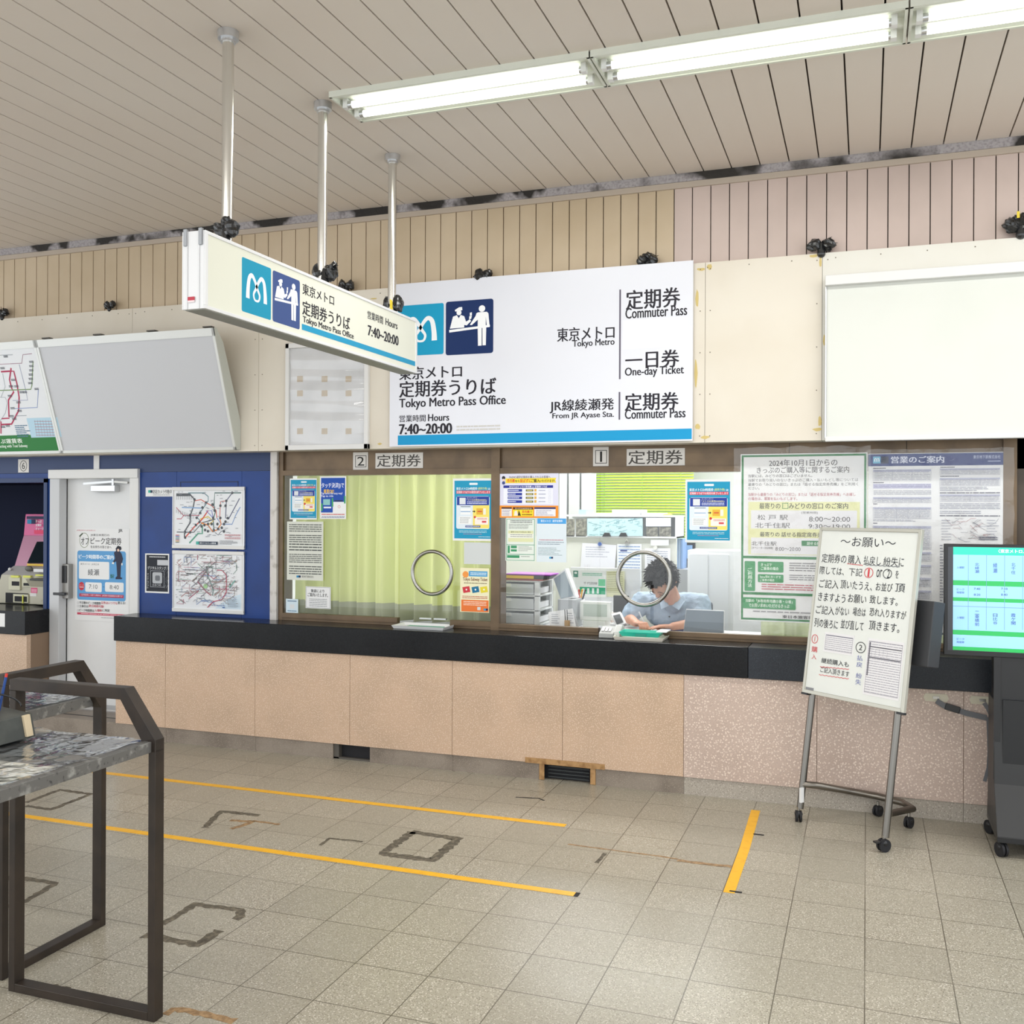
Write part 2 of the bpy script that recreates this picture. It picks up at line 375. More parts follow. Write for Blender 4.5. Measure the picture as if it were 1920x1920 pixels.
# upper cladding
b=MB(); b.box(-11,4.5,6.085,6.12,3.1,ZC+.03,M_gap)
x=.780-.1120*100; n=0
while x<4.5:
    m=M_tan if x+.05<P(1262,440,6.07).x else M_rose
    b.box(x+.003,x+.112-.003,6.07,6.09,3.15,3.70,m); x+=.112
b.box(-11,4.5,6.055,6.085,3.684,3.720,mat('channel_beige','#b3a698',.5))
b.obj('wall_upper',kind=S_)
MB().box(-11,4.5,6.049,6.08,3.7205,ZC+.018,M_soot).obj('trim_1',label='pale grey trim under the ceiling with peeling black paint',kind=S_)
# cream panels between cladding and windows
b=MB(); zt=P(1200,502,YP).z; zb=P(1100,834,YP).z
js=[-11,P(248,650,YP).x,P(485,700,YP).x,P(1012,520,YP).x,P(1322,650,YP).x,P(1542,500,YP).x,4.5]
for i in range(len(js)-1):
    b.box(js[i]+.0012,js[i+1]-.0012,YP,YP+.16 if i<9 else 0,zb,zt,M_cream if i<5 else M_cream2)
b.box(-11,4.5,YP+.01,YP+.15,zb+.002,zt-.002,M_gap)
rnd=random.Random(3)
m=mat('screw_head','#6d6455',.5)
for i,j in enumerate(js[1:-1]):
    for z in [zb+.04+k*(zt-zb-.08)/4 for k in range(5)]:
        for sx in (-.03,.03): b.box(j+sx-.003,j+sx+.003,YP-.0015,YP,z-.003,z+.003,m)
for i in range(30):
    x=-6.3+i*.245; b.box(x-.003,x+.003,YP-.0015,YP,zt-.035,zt-.029,m)
m=mat('old_glue','#cdb878',.7)
for (u,v,a,c) in ((1315,505,.05,.02),(1330,500,.03,.035),(1525,480,.05,.02),(1538,492,.015,.06),(1545,640,.012,.07),(1532,805,.05,.02),(1537,790,.02,.06),(1322,820,.06,.02),(1308,800,.03,.04),(1307,560,.02,.12),(1305,700,.018,.2),(712,832,.03,.015),(700,560,.05,.01)):
    q=P(u,v,YP); b.prism([q+Vector((rnd.uniform(-.5,.5)*a*.2+a/2*math.cos(t),-.001,c/2*math.sin(t)*rnd.uniform(.7,1.3))) for t in [k*PI/4 for k in range(8)]],(0,.001,0),m)
b.obj('wall_panels',kind=S_)
# blue wall left of the windows
XD0,XD1=P(95,1000,YG).x,P(262,1000,YG).x      # outer edges of the door frame
XR=P(90,1000,YG).x                             # right edge of the machine recess
XBR=P(511,960,YG).x
zrec=P(45,905,YG).z
b=MB()
b.box(-11,XBR,YG,YG+.05,P(400,884,YG).z+.002,2.2,M_blue2)
z0=P(400,884,YG).z
b.box(XD1,P(331,1000,YG).x-.001,YG,YG+.05,.85,z0,M_blue); b.box(P(331,1000,YG).x+.001,P(453,1000,YG).x-.001,YG,YG+.05,.85,z0,M_blue); b.box(P(453,1000,YG).x+.001,XBR,YG,YG+.05,.85,z0,M_blue)
b.box(XR-.0,XD0,YG,YG+.05,.1065,z0,M_blue); b.box(-11,XR,YG,YG+.05,zrec,z0,M_blue)
b.box(XR-.035,XR,YG-.012,YG,.9,zrec+.03,M_blue2); b.box(-11,XR,YG-.012,YG,zrec,zrec+.035,M_blue2)
q0,q1=P(338,904,YG),P(447,904,YG); g=mat('joint_navy','#0a2450',.5)
b.box(q0.x,q1.x,YG-.002,YG,q0.z-.004,q0.z+.004,g); b.box(q0.x,q0.x+.006,YG-.002,YG,.95,q0.z,g); b.box(q1.x-.006,q1.x,YG-.002,YG,.95,q0.z,g)
b.box(P(177,860,YG).x,P(187,860,YG).x,YG-.008,YG,z0+.01,2.13,M_white)
b.obj('wall_blue',kind=S_)
# recess walls of the ticket machine
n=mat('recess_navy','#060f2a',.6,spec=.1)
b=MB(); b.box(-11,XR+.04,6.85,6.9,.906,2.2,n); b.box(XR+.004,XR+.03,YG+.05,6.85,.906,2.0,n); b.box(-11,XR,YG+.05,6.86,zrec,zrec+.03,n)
b.obj('wall_recess',kind=S_)
# white post between blue wall and windows
MB().box(XBR,P(523,960,YG).x,YG-.03,YG+.1,.9,2.14,mat('post_white','#cfcbc7',.4,noise_=(12,'#a9a39c',.55,.7))).obj('trim_2',kind=S_,label='narrow white post between blue wall and brown window frame')
# counters: stone base, granite worktop
def stone_base(name,x0,x1,seams,lab,split=None):
    b=MB(); xs=[x0]+[s for s in seams if x0<s<x1]+[x1]
    for i in range(len(xs)-1):
        b.box(xs[i]+.0014,xs[i+1]-.0014,YW,YW+.04,.106,.722,M_stoneA if (xs[i]+xs[i+1])/2<(split or 99) else M_stoneB)
    b.box(x0+.002,x1-.002,YW+.006,6.2,.106,.7215,mat('stone_joint','#8a7460',.8))
    return b.obj(name,kind=S_,label=lab)
XC0=P(217,1250,YW).x
seams=[P(u,1300,YW).x for u in (310,478,656,848,1055,1282,1532,1807)]
stone_base('wall_counter',XC0,4.5,seams,'speckled stone counter front under the black worktop',seams[5])
XL1=P(50,1250,YW).x
stone_base('wall_counter.001',-11,XL1,[],'speckled stone counter front left of the white door')
ZS=.905
b=MB(); cuts=[XC0-.004,P(1403,1250,YW).x,4.5]
b.box(cuts[0],cuts[1]-.001,YW-.02,6.53,.7225,ZS,M_slab); b.box(cuts[1]+.001,cuts[2],YW-.02,6.53,.7225,ZS,M_slab2)
b.obj('worktop',label='long black granite worktop running under the two office windows',cat='counter',bevel=.004)
b=MB(); b.box(-11,XL1+.004,YW-.02,6.84,.7225,ZS,M_slab)
b.obj('worktop',label='black granite worktop under the ticket machine, left of the door',cat='counter',bevel=.004)
# baseboard with two vent openings, and the step in front of the door
v1a,v1b=P(623,1400,YW).x,P(692,1405,YW).x; v2a,v2b=P(1010,1440,YW).x,P(1116,1455,YW).x
b=MB(); sx=[P(u,1430,YW).x for u in (310,478,848,1282,1807)]
segs=[-11]+sx+[4.5]; parts=[]
for i in range(len(segs)-1):
    a,c=segs[i],segs[i+1]
    for (p,q) in ((v1a,v1b),(v2a,v2b)):
        if a<p<c: parts.append((a,p)); a=q
    parts.append((a,c))
for a,c in parts: b.box(a+.0008,c-.0008,YW+.01,YW+.05,0,.106,M_base if (a+c)/2<sx[3] else M_base2)
b.box(-11,4.5,YW+.12,YW+.14,0,.106,M_blackm)
b.box(XL1,XC0,YW+.05,6.6,0,.1055,M_base)
b.obj('baseboard_front',kind=S_)
# ---------------------------------------------------------------- window frames and glass
XW0=P(524,1000,YG).x; XM0,XM1=P(922,1000,YG).x,P(938,1000,YG).x; XW1=P(1880,1000,YG).x
ZH=P(922,888,YG).z      # underside of the header
b=MB()
b.box(XW0,XW1+.9,YG+.01,YG+.12,ZH,2.14,M_brown)
for x in (P(935,860,YG).x,P(1480,850,YG).x,P(1700,840,YG).x): b.box(x-.002,x+.002,YG+.008,YG+.01,ZH,2.14,M_gap)
b.box(XW0,XW0+.035,YG-.01,YG+.12,ZS,2.12,M_brown)
b.box(XM0,XM1,YG-.015,YG+.12,ZS,2.12,M_brown)
b.box(XW1,XW1+.07,YG-.015,YG+.12,ZS,2.12,M_brown)
b.box(XW0,XW1,YG-.012,YG+.03,ZH-.001,ZH+.035,M_brown)
b.box(XW1+.07,4.5,YG+.01,YG+.06,ZS,2.14,mat('panel_dark_brown','#4a3f34',.5))
b.obj('trim_3',kind=S_,label='brown aluminium header and posts around the office windows')
def window(name,x0,x1,cuts,zr,lab,ring):
    t=thing(name,lab,None,((x0+x1)/2,YG,ZS),kind=S_)
    for (a,c,rail,dy) in cuts:
        f=MB()
        if rail: f.box(a,c,YG-.014+dy,YG+.03+dy,ZS,zr,M_brown); f.box(a,c,YG-.02+dy,YG-.014+dy,ZS+.018,ZS+.024,M_brown)
        else: f.box(a,c,YG+.05,YG+.06,ZS,ZS+.004,M_brown)
        f.obj('bottom_rail',t,bevel=.002)
        g=MB(); zz=(zr if rail else ZS+.10); g.add([(a+.002,YG+.008+dy,zz),(c-.002,YG+.008+dy,zz),(c-.002,YG+.008+dy,ZH),(a+.002,YG+.008+dy,ZH)],[(0,1,2,3)],M_glass); g.obj('glass_pane',t)
    c=P(ring[0],ring[1],YG)
    MB().tube([c+Vector((ring[2]*math.cos(k*PI/24),.0,ring[2]*math.sin(k*PI/24))) for k in range(48)],.013,M_steel,12,closed=True).obj('speaking_ring',t)
    for k in (0,1):
        u0,v0=ring[3][k]; a=P(u0,v0,YG); a.z-=.0
        MB().box(a.x-.045,a.x+.045,YG-.005,YG+.02,a.z-.004,a.z+.006,M_alu).obj('glass_clip',t)
    return t
x749=P(748,1000,YG).x; xo=P(845,1000,YG).x
window('window_2',XW0,XM0,[(XW0+.035,x749,True,-.008),(x749,xo,False,.006),(xo,XM0,True,.006)],P(640,1153,YG).z,'office window 2 with drawn yellow green curtain behind it',(810,1074,.146,((798,1160),(825,1161))))
x1124,x1247=P(1124,1100,YG).x,P(1247,1100,YG).x
window('window_1',XM1,XW1,[(XM1,x1124,True,-.008),(x1124,x1247,False,.006),(x1247,XW1,True,-.008)],P(1030,1173,YG).z,'office window 1 with a clerk writing behind it',(1207,1085,.168,((1135,1176),(1145,1177))))
# office behind the glass
OW=mat('office_wall','#dfe1de',.6); OWh=mat('office_white','#e6e8ea',.4)
b=MB(); b.box(-6.0,3.5,10.2,10.25,0,2.9,OW); b.box(-4.3,-4.25,6.56,10.2,0,2.9,OW); b.box(2.5,2.55,6.56,10.2,0,2.9,OW)
b.obj('wall_office',kind=S_)
MB().box(-4.3,2.55,YG+.02,10.25,2.75,2.8,OWh).obj('ceiling_office',kind=S_)
MB().box(-4.3,2.55,6.5,10.25,-.05,0,mat('office_floor','#9a9c98',.6)).obj('floor_office',kind=S_)
MB().box(-11,4.5,YG+.05,YG+.12,2.12,2.9,OW).obj('wall_header',kind=S_)
# desk along the window inside
b=MB(); b.box(-4.2,2.4,6.532,6.76,.86,.9,OWh); b.box(-4.2,-1.66,6.76,7.15,.86,.9,OWh)
b.box(-4.2,2.4,6.55,6.57,0,.86,OWh); b.obj('inner_desk',label='white inner desk running behind both office windows',cat='desk')
# curtains
def curtain(name,x0,x1,y,z0,z1,m,mh,hem,lab,amp=.03,waves=11,open_=0,sd=1):
    rnd=random.Random(sd); ph=[rnd.uniform(0,6) for _ in range(6)]
    def fn(s,t):
        x=x0+(x1-x0)*s
        a=amp*(.35+.65*(1-t)**.4)*(math.sin(waves*2*PI*s+ph[0]+.6*math.sin(5*s+ph[1]))+.45*math.sin(waves*4.3*PI*s+ph[2]))
        return Vector((x+a*.35,y+a,z0+(z1-z0)*t))
    b=MB(); b.grid(lambda s,t:fn(s,hem+(1-hem)*t),260,14,m)
    o=b.obj(name,label=lab,cat='curtain')
    h=MB(); h.grid(lambda s,t:fn(s,hem*t),260,4,mh); h.obj('hem',o)
    return o
def fabric(name,c,tr):
    if name in MATS: return MATS[name]
    m=bpy.data.materials.new(name); m.use_nodes=True; nt=m.node_tree; nt.nodes.clear()
    o=nt.nodes.new('ShaderNodeOutputMaterial'); d=nt.nodes.new('ShaderNodeBsdfDiffuse'); d.inputs[0].default_value=lin(c)
    t=nt.nodes.new('ShaderNodeBsdfTranslucent'); t.inputs[0].default_value=lin(c); x=nt.nodes.new('ShaderNodeMixShader'); x.inputs[0].default_value=tr
    nt.links.new(d.outputs[0],x.inputs[1]); nt.links.new(t.outputs[0],x.inputs[2]); nt.links.new(x.outputs[0],o.inputs[0]); MATS[name]=m; return m
Mc=fabric('curtain_green','#d6dc9a',.45); Mh=fabric('curtain_mesh','#a9ad93',.3); Mg=fabric('curtain_pale','#c9d2a6',.4)
curtain('curtain',-3.98,-2.36,6.40,ZS+.01,2.0,Mc,Mh,.11,'yellow green curtain drawn behind office window 2',.05,11,sd=2)
curtain('curtain',-.62,.83,6.42,ZS+.01,2.05,Mg,Mg,.1,'pale green curtain behind the two big posters on window 1',.03,9,sd=5)
MB().box(-4.0,-2.35,6.39,6.41,1.985,2.0,M_gap).obj('curtain_rail',label='dark curtain rail above the curtain of window 2',cat='rail')
# ---------------------------------------------------------------- door
YD=6.255
t=thing('door_1','white metal staff door with a poster, closer and keypad lock','door',((XD0+XD1)/2,YG,.106),kind=S_)
zt_=P(180,880,YG).z; zl=P(180,897,YG).z; xi0=P(113,1000,YG).x; xi1=P(246,1000,YG).x
b=MB(); b.box(XD0-.0,XD1,YG-.03,YG+.12,zl,zt_,M_white); b.box(XD0,xi0,YG-.012,YG+.12,.106,zl,mat('door_frame_grey','#c4c6c9',.3)); b.box(xi1,XD1,YG-.02,YG+.12,.106,zl,M_white)
b.obj('door_frame',t,bevel=.003)
Mdoor=mat('door_white','#e2e3e4',.3,noise_=(2,'#d8dadc',.4,.7)); 
xl0=P(122,1000,YD).x; xl1=P(250,1000,YD).x
b=MB(); b.box(xl0,xl1,YD,YD+.04,.125,zl,Mdoor); b.box(xi0,xl0,YD-.01,YD+.04,.11,zl,mat('door_strip','#a9adb1',.3,.4)); b.box(xl0-.006,xl0-.001,YD-.012,YD-.008,.11,zl,M_gap)
b.box(xl0,xl1,YD-.004,YD,.125,.16,M_alu)
b.obj('door_leaf',t)
c=P(202,912,YD)
b=MB(); b.box(P(180,912,YD).x,P(225,912,YD).x,YD-.06,YD,P(200,922,YD).z,P(200,910,YD).z,M_alu); b.obj('door_closer',t,bevel=.004)
a0=P(157,907,YD-.1); a1=P(212,903,YD-.05); a2=P(240,905,YD-.02)
b=MB(); b.obox((a0+a1)/2,(a1-a0)/2,(0,.006,0),(0,0,.008),M_alu); b.obox((a1+a2)/2,(a2-a1)/2,(0,.006,0),(0,0,.008),M_steel); b.cyl(a1-Vector((0,0,.03)),a1+Vector((0,0,.02)),.012,M_alu); b.obj('closer_arm',t)
b=MB(); x0,x1=P(118,1090,YD).x,P(137,1090,YD).x
b.box(x0,x1,YD-.05,YD,P(127,1121,YD).z,P(127,1057,YD).z,mat('lock_grey','#9c9a96',.35,.5)); b.box(x0+.003,x1-.014,YD-.056,YD-.05,P(127,1092,YD).z,P(127,1060,YD).z,M_black)
b.obj('keypad_lock',t,bevel=.006)
z=P(125,1112,YD).z; b=MB(); b.box(x0-.015,x1,YD-.09,YD-.07,z-.011,z+.011,M_black); b.cyl((x0+.04,YD-.07,z),(x0+.04,YD-.04,z),.012,M_black); b.obj('door_handle',t,bevel=.004)
# ---------------------------------------------------------------- big wall sign
S=WS(YP-.024)
S.box_(*S.R(731,511,1299,832),.012,mat('sign_white','#dfe1ea',.3))
D='#23202a'
S.r(746,810,1297,829,'#1296cc'); 
n=mat('sign_white_new','#e8eaf2',.3)
S.q(S.loc(1168,590)[0],S.loc(1230,652)[1],S.loc(1290,590)[0],S.loc(1230,597)[1],n)
S.t(1174,541,1275,578,'定期券',D,.018); S.t(1173,574,1288,594,'Commuter Pass',D,.022)
S.t(1173,657,1273,690,'一日券',D,.018); S.t(1172,687,1282,707,'One-day Ticket',D,.022)
S.t(1172,736,1272,769,'定期券',D,.018); S.t(1172,766,1285,784,'Commuter Pass',D,.022)
S.t(1045,612,1152,638,'東京メトロ',D,.018); S.t(1074,636,1152,652,'Tokyo Metro',D,.022)
S.t(1031,748,1151,773,'JR線綾瀬発',D,.018); S.t(1036,773,1151,786,'From JR Ayase Sta.',D,.022)
S.r(1161,543,1164,711,'#5d5868'); S.r(1160,735,1163,787,'#5d5868')
S.t(749,686,866,710,'東京メトロ',D,.018); S.t(749,711,930,742,'定期券うりば',D,.018); S.t(749,744,948,766,'Tokyo Metro Pass Office',D,.022)
S.t(749,778,798,791,'営業時間',D,.01); S.t(803,776,842,789,'Hours',D,.022); S.t(749,794,847,813,'7:40~20:00',D,.035)
S.lines(856,796,938,808,2,'#cbc9c6',.5,4,True)
a0,b0,a1,b1=S.R(836,563,925,664); clerk(S,a0,b0,a1,b1)
W_=a1-a0; metro(S,S.loc(832,620)[0]-W_,S.loc(790,666)[1],S.loc(832,620)[0],S.loc(790,571)[1])
S.obj('wall_sign',label='large white pass office sign board with blue icons and black lettering',cat='sign')
# ---------------------------------------------------------------- empty notice frame
t=thing('notice_case','empty white notice case with nine tan tape squares inside','frame',(P(612,740,YP).x,YP-.01,P(612,843,YP).z))
Q=WS(YP-.02); a0,b0,a1,b1=Q.R(536,640,691,843)
b=MB(); 
for (p,q,r,s) in ((a0,a1,b0,b0+.035),(a0,a1,b1-.035,b1),(a0,a0+.028,b0,b1),(a1-.03,a1,b0,b1)): b.box(p,q,YP-.03,YP,r,s,M_white)
b.obj('frame',t,bevel=.002)
b=MB(); b.box(a0+.02,a1-.02,YP-.010,YP-.004,b0+.03,b1-.03,mat('case_back','#dcdde0',.5,noise_=(5,'#c8cacd',.4,.7))); b.obj('back_board',t)
Q=WS(YP-.011)
for v in (710,737,808):
    for u in (562,608,653): Q=WS(YP-.011); Q.r(u-5,v-5,u+6,v+6,'#bba98d'); Q.obj('tape_square',t)
b=MB(); x0,x1,z0,z1=a0+.03,a1-.032,b0+.036,b1-.036
rn=random.Random(4)
def fn(s,q): return Vector((x0+(x1-x0)*s,YP-.018+.003*math.sin(q*19+.6*math.sin(s*3))+.002*math.sin(q*41+s*2),z0+(z1-z0)*q))
b.grid(fn,16,40,clear('clear_film','#ffffff',.12,.06,gl=1.6)); b.obj('clear_cover',t)
# ---------------------------------------------------------------- slanted light boxes
# the box hangs from the panel: deep at the top, shallow at the bottom
def lightbox(name,x0,x1,lab):
    t=thing(name,lab,'light box',((x0+x1)/2,YP,zB))
    f=mat('box_grey','#c3c7c1',.4,.2)
    b=MB(); b.prism([(x0,yt+.03,zT+.006),(x0,yt,zT),(x0,yb,zB),(x0,YP-.002,zB),(x0,YP-.002,zB+.2),(x0,yt+.11,zT-.085)],(x1-x0,0,0),f); b.obj('housing',t,bevel=.003)
    nv=Vector((0,-(zT-zB),-(yb-yt))).normalized(); ez=Vector((0,yt-yb,zT-zB)).normalized()
    b=MB(); p0=Vector((x0,yb,zB)); L=math.hypot(yt-yb,zT-zB)
    for (a,c,d,e) in ((0,x1-x0,0,.022),(0,x1-x0,L-.055,L),(0,.02,0,L),(x1-x0-.018,x1-x0,0,L)):
        q=[p0+Vector((a,0,0))+ez*d,p0+Vector((c,0,0))+ez*d,p0+Vector((c,0,0))+ez*e,p0+Vector((a,0,0))+ez*e]; b.prism(q,nv*.008,mat('box_edge','#d8dad8',.35,.2))
    b.obj('bezel',t)
    S=Sheet(p0,(1,0,0),ez,nv); return t,S,L
yt,yb=5.70,5.965
zT=2.95; zB=2.128
xr=-4.224
xj=P(66,633,yt).x
t,S,L=lightbox('blank_light_box',xj+.001,xr,'blank pale grey slanted light box on the cream wall')
w_=xr-xj; S.q(.018,.02,w_-.018,L-.053,mat('lit_acrylic','#c6c8cd',.35)); S.obj('face_panel',t)
for u in (132,335,733): pass
for k in range(4):
    b=MB(); x=xj+.05+(xr-xj-.15)*k/3; b.box(x,x+.07,5.71,5.75,2.957,2.966,mat('clip_dark','#4a4640',.5)); b.obj('top_clip',t)
t,S,L=lightbox('fare_map_box',xj-1.9,xj-.001,'slanted light box showing a coloured railway fare map')
S.q(.018,.02,1.88,L-.053,mat('map_paper','#e3e6ea',.35))
S.r(-60,816,114,846,'#2f7d3f')
S.q(.018,.022,1.88,.115,'#2f7d3f')
S.t(-50,823,42,832,'連絡線きっぷ運賃表','#eaf2ea',.03); S.t(-50,834,52,841,'Fares for Tickets Connecting with Toei Subway','#eaf2ea',.02)
S.r(54,783,112,820,'#b9d8ea')
for k in range(6): S.line([(64+k*.8,790+k*5.2),(98+k*1.0,790+k*5.2)],.004,'#b47a86')
for k in range(7): S.line([(65+k*5.2,788),(69+k*5.2,818)],.003,'#8f9aa6')
S.lines(30,796,58,820,7,'#5b7f9a',.5,5)
R_='#b23a5c'; G='#8f98a0'
def ln(pts,w,c): S.line(pts,w,c)
ln([(21,690),(18,712),(22,728),(26,735),(16,750),(17,782)],.013,R_); ln([(2,697),(18,696),(26,696),(32,720),(36,745),(35,770),(22,795),(3,796)],.013,R_); ln([(3,785),(18,784)],.010,R_); ln([(2,813),(2,790)],.012,R_)
ln([(0,732),(58,730),(60,722),(62,678)],.008,'#7f9a6a'); ln([(20,682),(41,681),(43,665),(60,663)],.005,'#a07a8c'); ln([(0,666),(24,665)],.004,G); ln([(36,683),(48,730),(52,750),(24,751)],.004,'#8d93b5')
ln([(72,730),(70,764),(28,766)],.005,'#7f93c8'); ln([(28,780),(50,779)],.004,G); ln([(0,683),(20,682)],.005,'#b79aa8'); ln([(5,700),(10,725),(2,745)],.003,G); ln([(0,745),(10,745),(14,756),(10,775),(0,790)],.003,G)
for (u,v) in [(62,678),(62,686),(62,694),(61,702),(61,710),(60,718),(28,712),(24,724),(34,724),(44,735),(50,735),(22,742),(38,754),(27,765),(40,770),(14,668),(8,690),(18,798),(9,800),(30,785),(72,729),(25,780)]:
    S.lines(u-7,v-2,u+1,v+2.5,2,'#4a4f58',.6,u+v,True)
S.obj('map_panel',t)
# small clips on top of the boxes
# ---------------------------------------------------------------- blank whiteboard sign at right
xw=P(1548,700,YP-.08).x; z1=P(1700,524,YP-.08).z; z0=P(1700,820,YP-.05).z
t=thing('blank_sign_board','blank white sign board with thin aluminium rim on the pale wall','sign',(xw+1,YP-.04,z0))
x2=1.55
MB().box(xw,x2,YP-.045,YP-.001,z0,z1,mat('board_white','#d6d8d2',.28,noise_=(1.2,'#cfd2cb',.45,.7))).obj('board',t,bevel=.003)
b=MB(); b.box(xw-.004,x2,YP-.085,YP-.001,z1-.002,z1+.055,M_white); b.box(xw-.002,x2,YP-.06,YP-.001,z0-.015,z0+.012,M_white); b.box(xw-.006,xw+.004,YP-.052,YP-.001,z0,z1,M_alu); b.obj('rim',t,bevel=.003)
# ---------------------------------------------------------------- header plates over the windows
def plate(u0,v0,u1,v1,txt,lab,box=False):
    S=WS(YG+.006); S.slab(u0,v0,u1,v1,mat('plate_paper','#d9d6d2',.5),.003)
    if box:
        S.frame(u0+4,v0+6,u1-3,v1-5,.004,'#2a2622'); S.t(u0+8,v0+8.5,u1-7,v1-8,txt,'#1c1a18',.0)
    else: S.t(u0+3,v0+3,u1-4,v1-3,txt,'#4a4744',.01)
    S.obj('window_number' if box else 'ticket_plate',label=lab,cat='label')
plate(662,848,690,881,'2','small white plate with a boxed number two','b')
plate(704,849,793,878,'定期券','white 定期券 plate beside the boxed number two')
plate(1112,838,1141,874,'1','small white plate with a boxed number one','b')
plate(1175,841,1284,873,'定期券','white 定期券 plate beside the boxed number one')
S=WS(YG-.003); S.slab(34,861,54,886,mat('plate_paper','#d9d6d2',.5),.003); a0,b0,a1,b1=S.R(34,861,54,886)
cx,cz=(a0+a1)/2,(b0+b1)/2; S.line([(cx+.034*math.cos(k*PI/12),cz+.042*math.sin(k*PI/12)) for k in range(24)],.005,'#3a3a3a',False,True); S.T(cx-.016,cz-.026,cx+.016,cz+.026,'6','#3a3a3a'); S.obj('machine_number',label='small white plate with a circled six above the ticket machine',cat='label')
# ---------------------------------------------------------------- notices on the window glass
PAPER=mat('paper_white','#e6e7e8',.5)
YN=YG-.012
def notice24(u0,v0,u1,v1,lab,peel=False):
    """teal notice with a blue heading bar and two panels"""
    S=WS(YN); S.slab(u0,v0,u1,v1,PAPER,.0015); W=u1-u0; H=v1-v0
    X=lambda f:u0+W*f; Y=lambda f:v0+H*f
    S.r(X(.04),Y(.035),X(.985),Y(.965),'#1f97bf')
    S.r(X(.42),Y(.07),X(.63),Y(.105),'#e6eef4',.004)
    S.t(X(.09),Y(.14),X(.62),Y(.185),'東京メトロ24時間券','#e9f2f6',.02); S.t(X(.64),Y(.14),X(.87),Y(.185),'(前売り券)','#d7e07a',.02); S.t(X(.9),Y(.15),X(.95),Y(.182),'は','#e9f2f6',.02)
    S.r(X(.09),Y(.195),X(.955),Y(.245),'#cf4a5e'); S.t(X(.10),Y(.2),X(.945),Y(.24),'定期券うりばでの発売を終了いたします','#f4e6ea',.02)
    S.r(X(.09),Y(.285),X(.93),Y(.81),'#dfe9f2',.012); S.r(X(.51),Y(.43),X(.925),Y(.80),'#f3e071')
    S.r(X(.105),Y(.29),X(.92),Y(.43),'#27419b'); S.r(X(.17),Y(.31),X(.325),Y(.415),'#dfe3e8')
    S.t(X(.36),Y(.30),X(.62),Y(.325),'オンラインサイト','#e4e8f4'); S.t(X(.36),Y(.33),X(.86),Y(.36),'「メトロの券売ANNEX」','#e9e6b8',.02); S.lines(X(.36),Y(.365),X(.86),Y(.415),2,'#cfd6ee',.5,3,True)
    S.lines(X(.2),Y(.445),X(.45),Y(.46),1,'#55606c',.7,1,True); S.r(X(.2),Y(.48),X(.45),Y(.58),'#f1f4f6'); S.r(X(.2),Y(.525),X(.45),Y(.54),'#8fb1d6')
    S.r(X(.15),Y(.61),X(.48),Y(.73),'#f0f2f2'); S.lines(X(.18),Y(.62),X(.45),Y(.72),4,'#9aa1a8',.35,2)
    S.poly([(X(.50),Y(.523)),(X(.54),Y(.523)),(X(.54),Y(.51)),(X(.575),Y(.53)),(X(.54),Y(.55)),(X(.54),Y(.537)),(X(.50),Y(.537))],'#2b2f36')
    S.r(X(.60),Y(.48),X(.78),Y(.58),'#e4b340'); S.r(X(.63),Y(.52),X(.74),Y(.54),'#d2603c'); S.r(X(.77),Y(.48),X(.84),Y(.58),'#efeede')
    S.r(X(.56),Y(.62),X(.90),Y(.74),'#f6ece6'); S.r(X(.74),Y(.68),X(.85),Y(.71),'#d4494f'); S.lines(X(.62),Y(.63),X(.87),Y(.665),2,'#c05a50',.4,3,True)
    a,b=S.loc(X(.56),Y(.62)); S.disc(a,b,.008,'#cf4040')
    S.r(X(.32),Y(.755),X(.7),Y(.785),'#2b3f86'); S.lines(X(.34),Y(.758),X(.68),Y(.782),1,'#cdd6ee',.4,9,True)
    S.lines(X(.16),Y(.83),X(.86),Y(.875),2,'#bfe3ec',.35,6,True); S.lines(X(.27),Y(.885),X(.74),Y(.90),1,'#d98ba0',.4,7,True); S.lines(X(.65),Y(.93),X(.95),Y(.945),1,'#e8f4f8',.5,8,True)
    return S.obj('notice_poster',label=lab,cat='poster')
notice24(543,897,594,974,'small teal ticket notice at the top left corner of window 2')
notice24(849,897,923,1014,'teal ticket notice at the top right of the curtained window 2')
notice24(1285,899,1370,1017,'teal ticket notice on window 1 beside the big green bordered poster')
# blue tap payment poster
S=WS(YN); S.slab(600,893,649,973,PAPER,.0015); S.r(602,896,647,961,'#1f4fae'); S.r(624,941,648,962,'#eef0f2')
S.t(603,905,645,916,'タッチ決済))で','#e8eefc',.02); S.t(607,917,626,925,'乗車OK!','#f0c33c',.03)
S.t(602,923,642,928,'Tap turns the easy way!','#dfe6fa',.02); S.t(602,928,625,933,'Tap to ride','#dfe6fa',.02)
S.r(606,936,619,947,'#8fc7c7'); S.r(622,934,625,950,'#3fa06a'); S.r(645,930,648,944,'#3fa06a'); S.r(602,944,605,958,'#3fa06a')
S.r(627,938,643,940,'#2b2f36'); S.r(607,950,621,953,'#e9eef8'); a,b=S.loc(636,950); S.line([(a+.009*math.cos(k),b+.009*math.sin(k)) for k in [i*PI/6 for i in range(12)]],.002,'#cc4a50',False,True)
S.lines(603,963,646,966,1,'#d06a6a',.5,2,True); 
for k in range(14): S.poly([(603+k*3.1,971),(604.6+k*3.1,971),(606+k*3.1,968),(604.4+k*3.1,968)],'#7b8bb0')
S.obj('payment_poster',label='blue tap payment poster with white corner diagram, near the top of window 2',cat='poster')
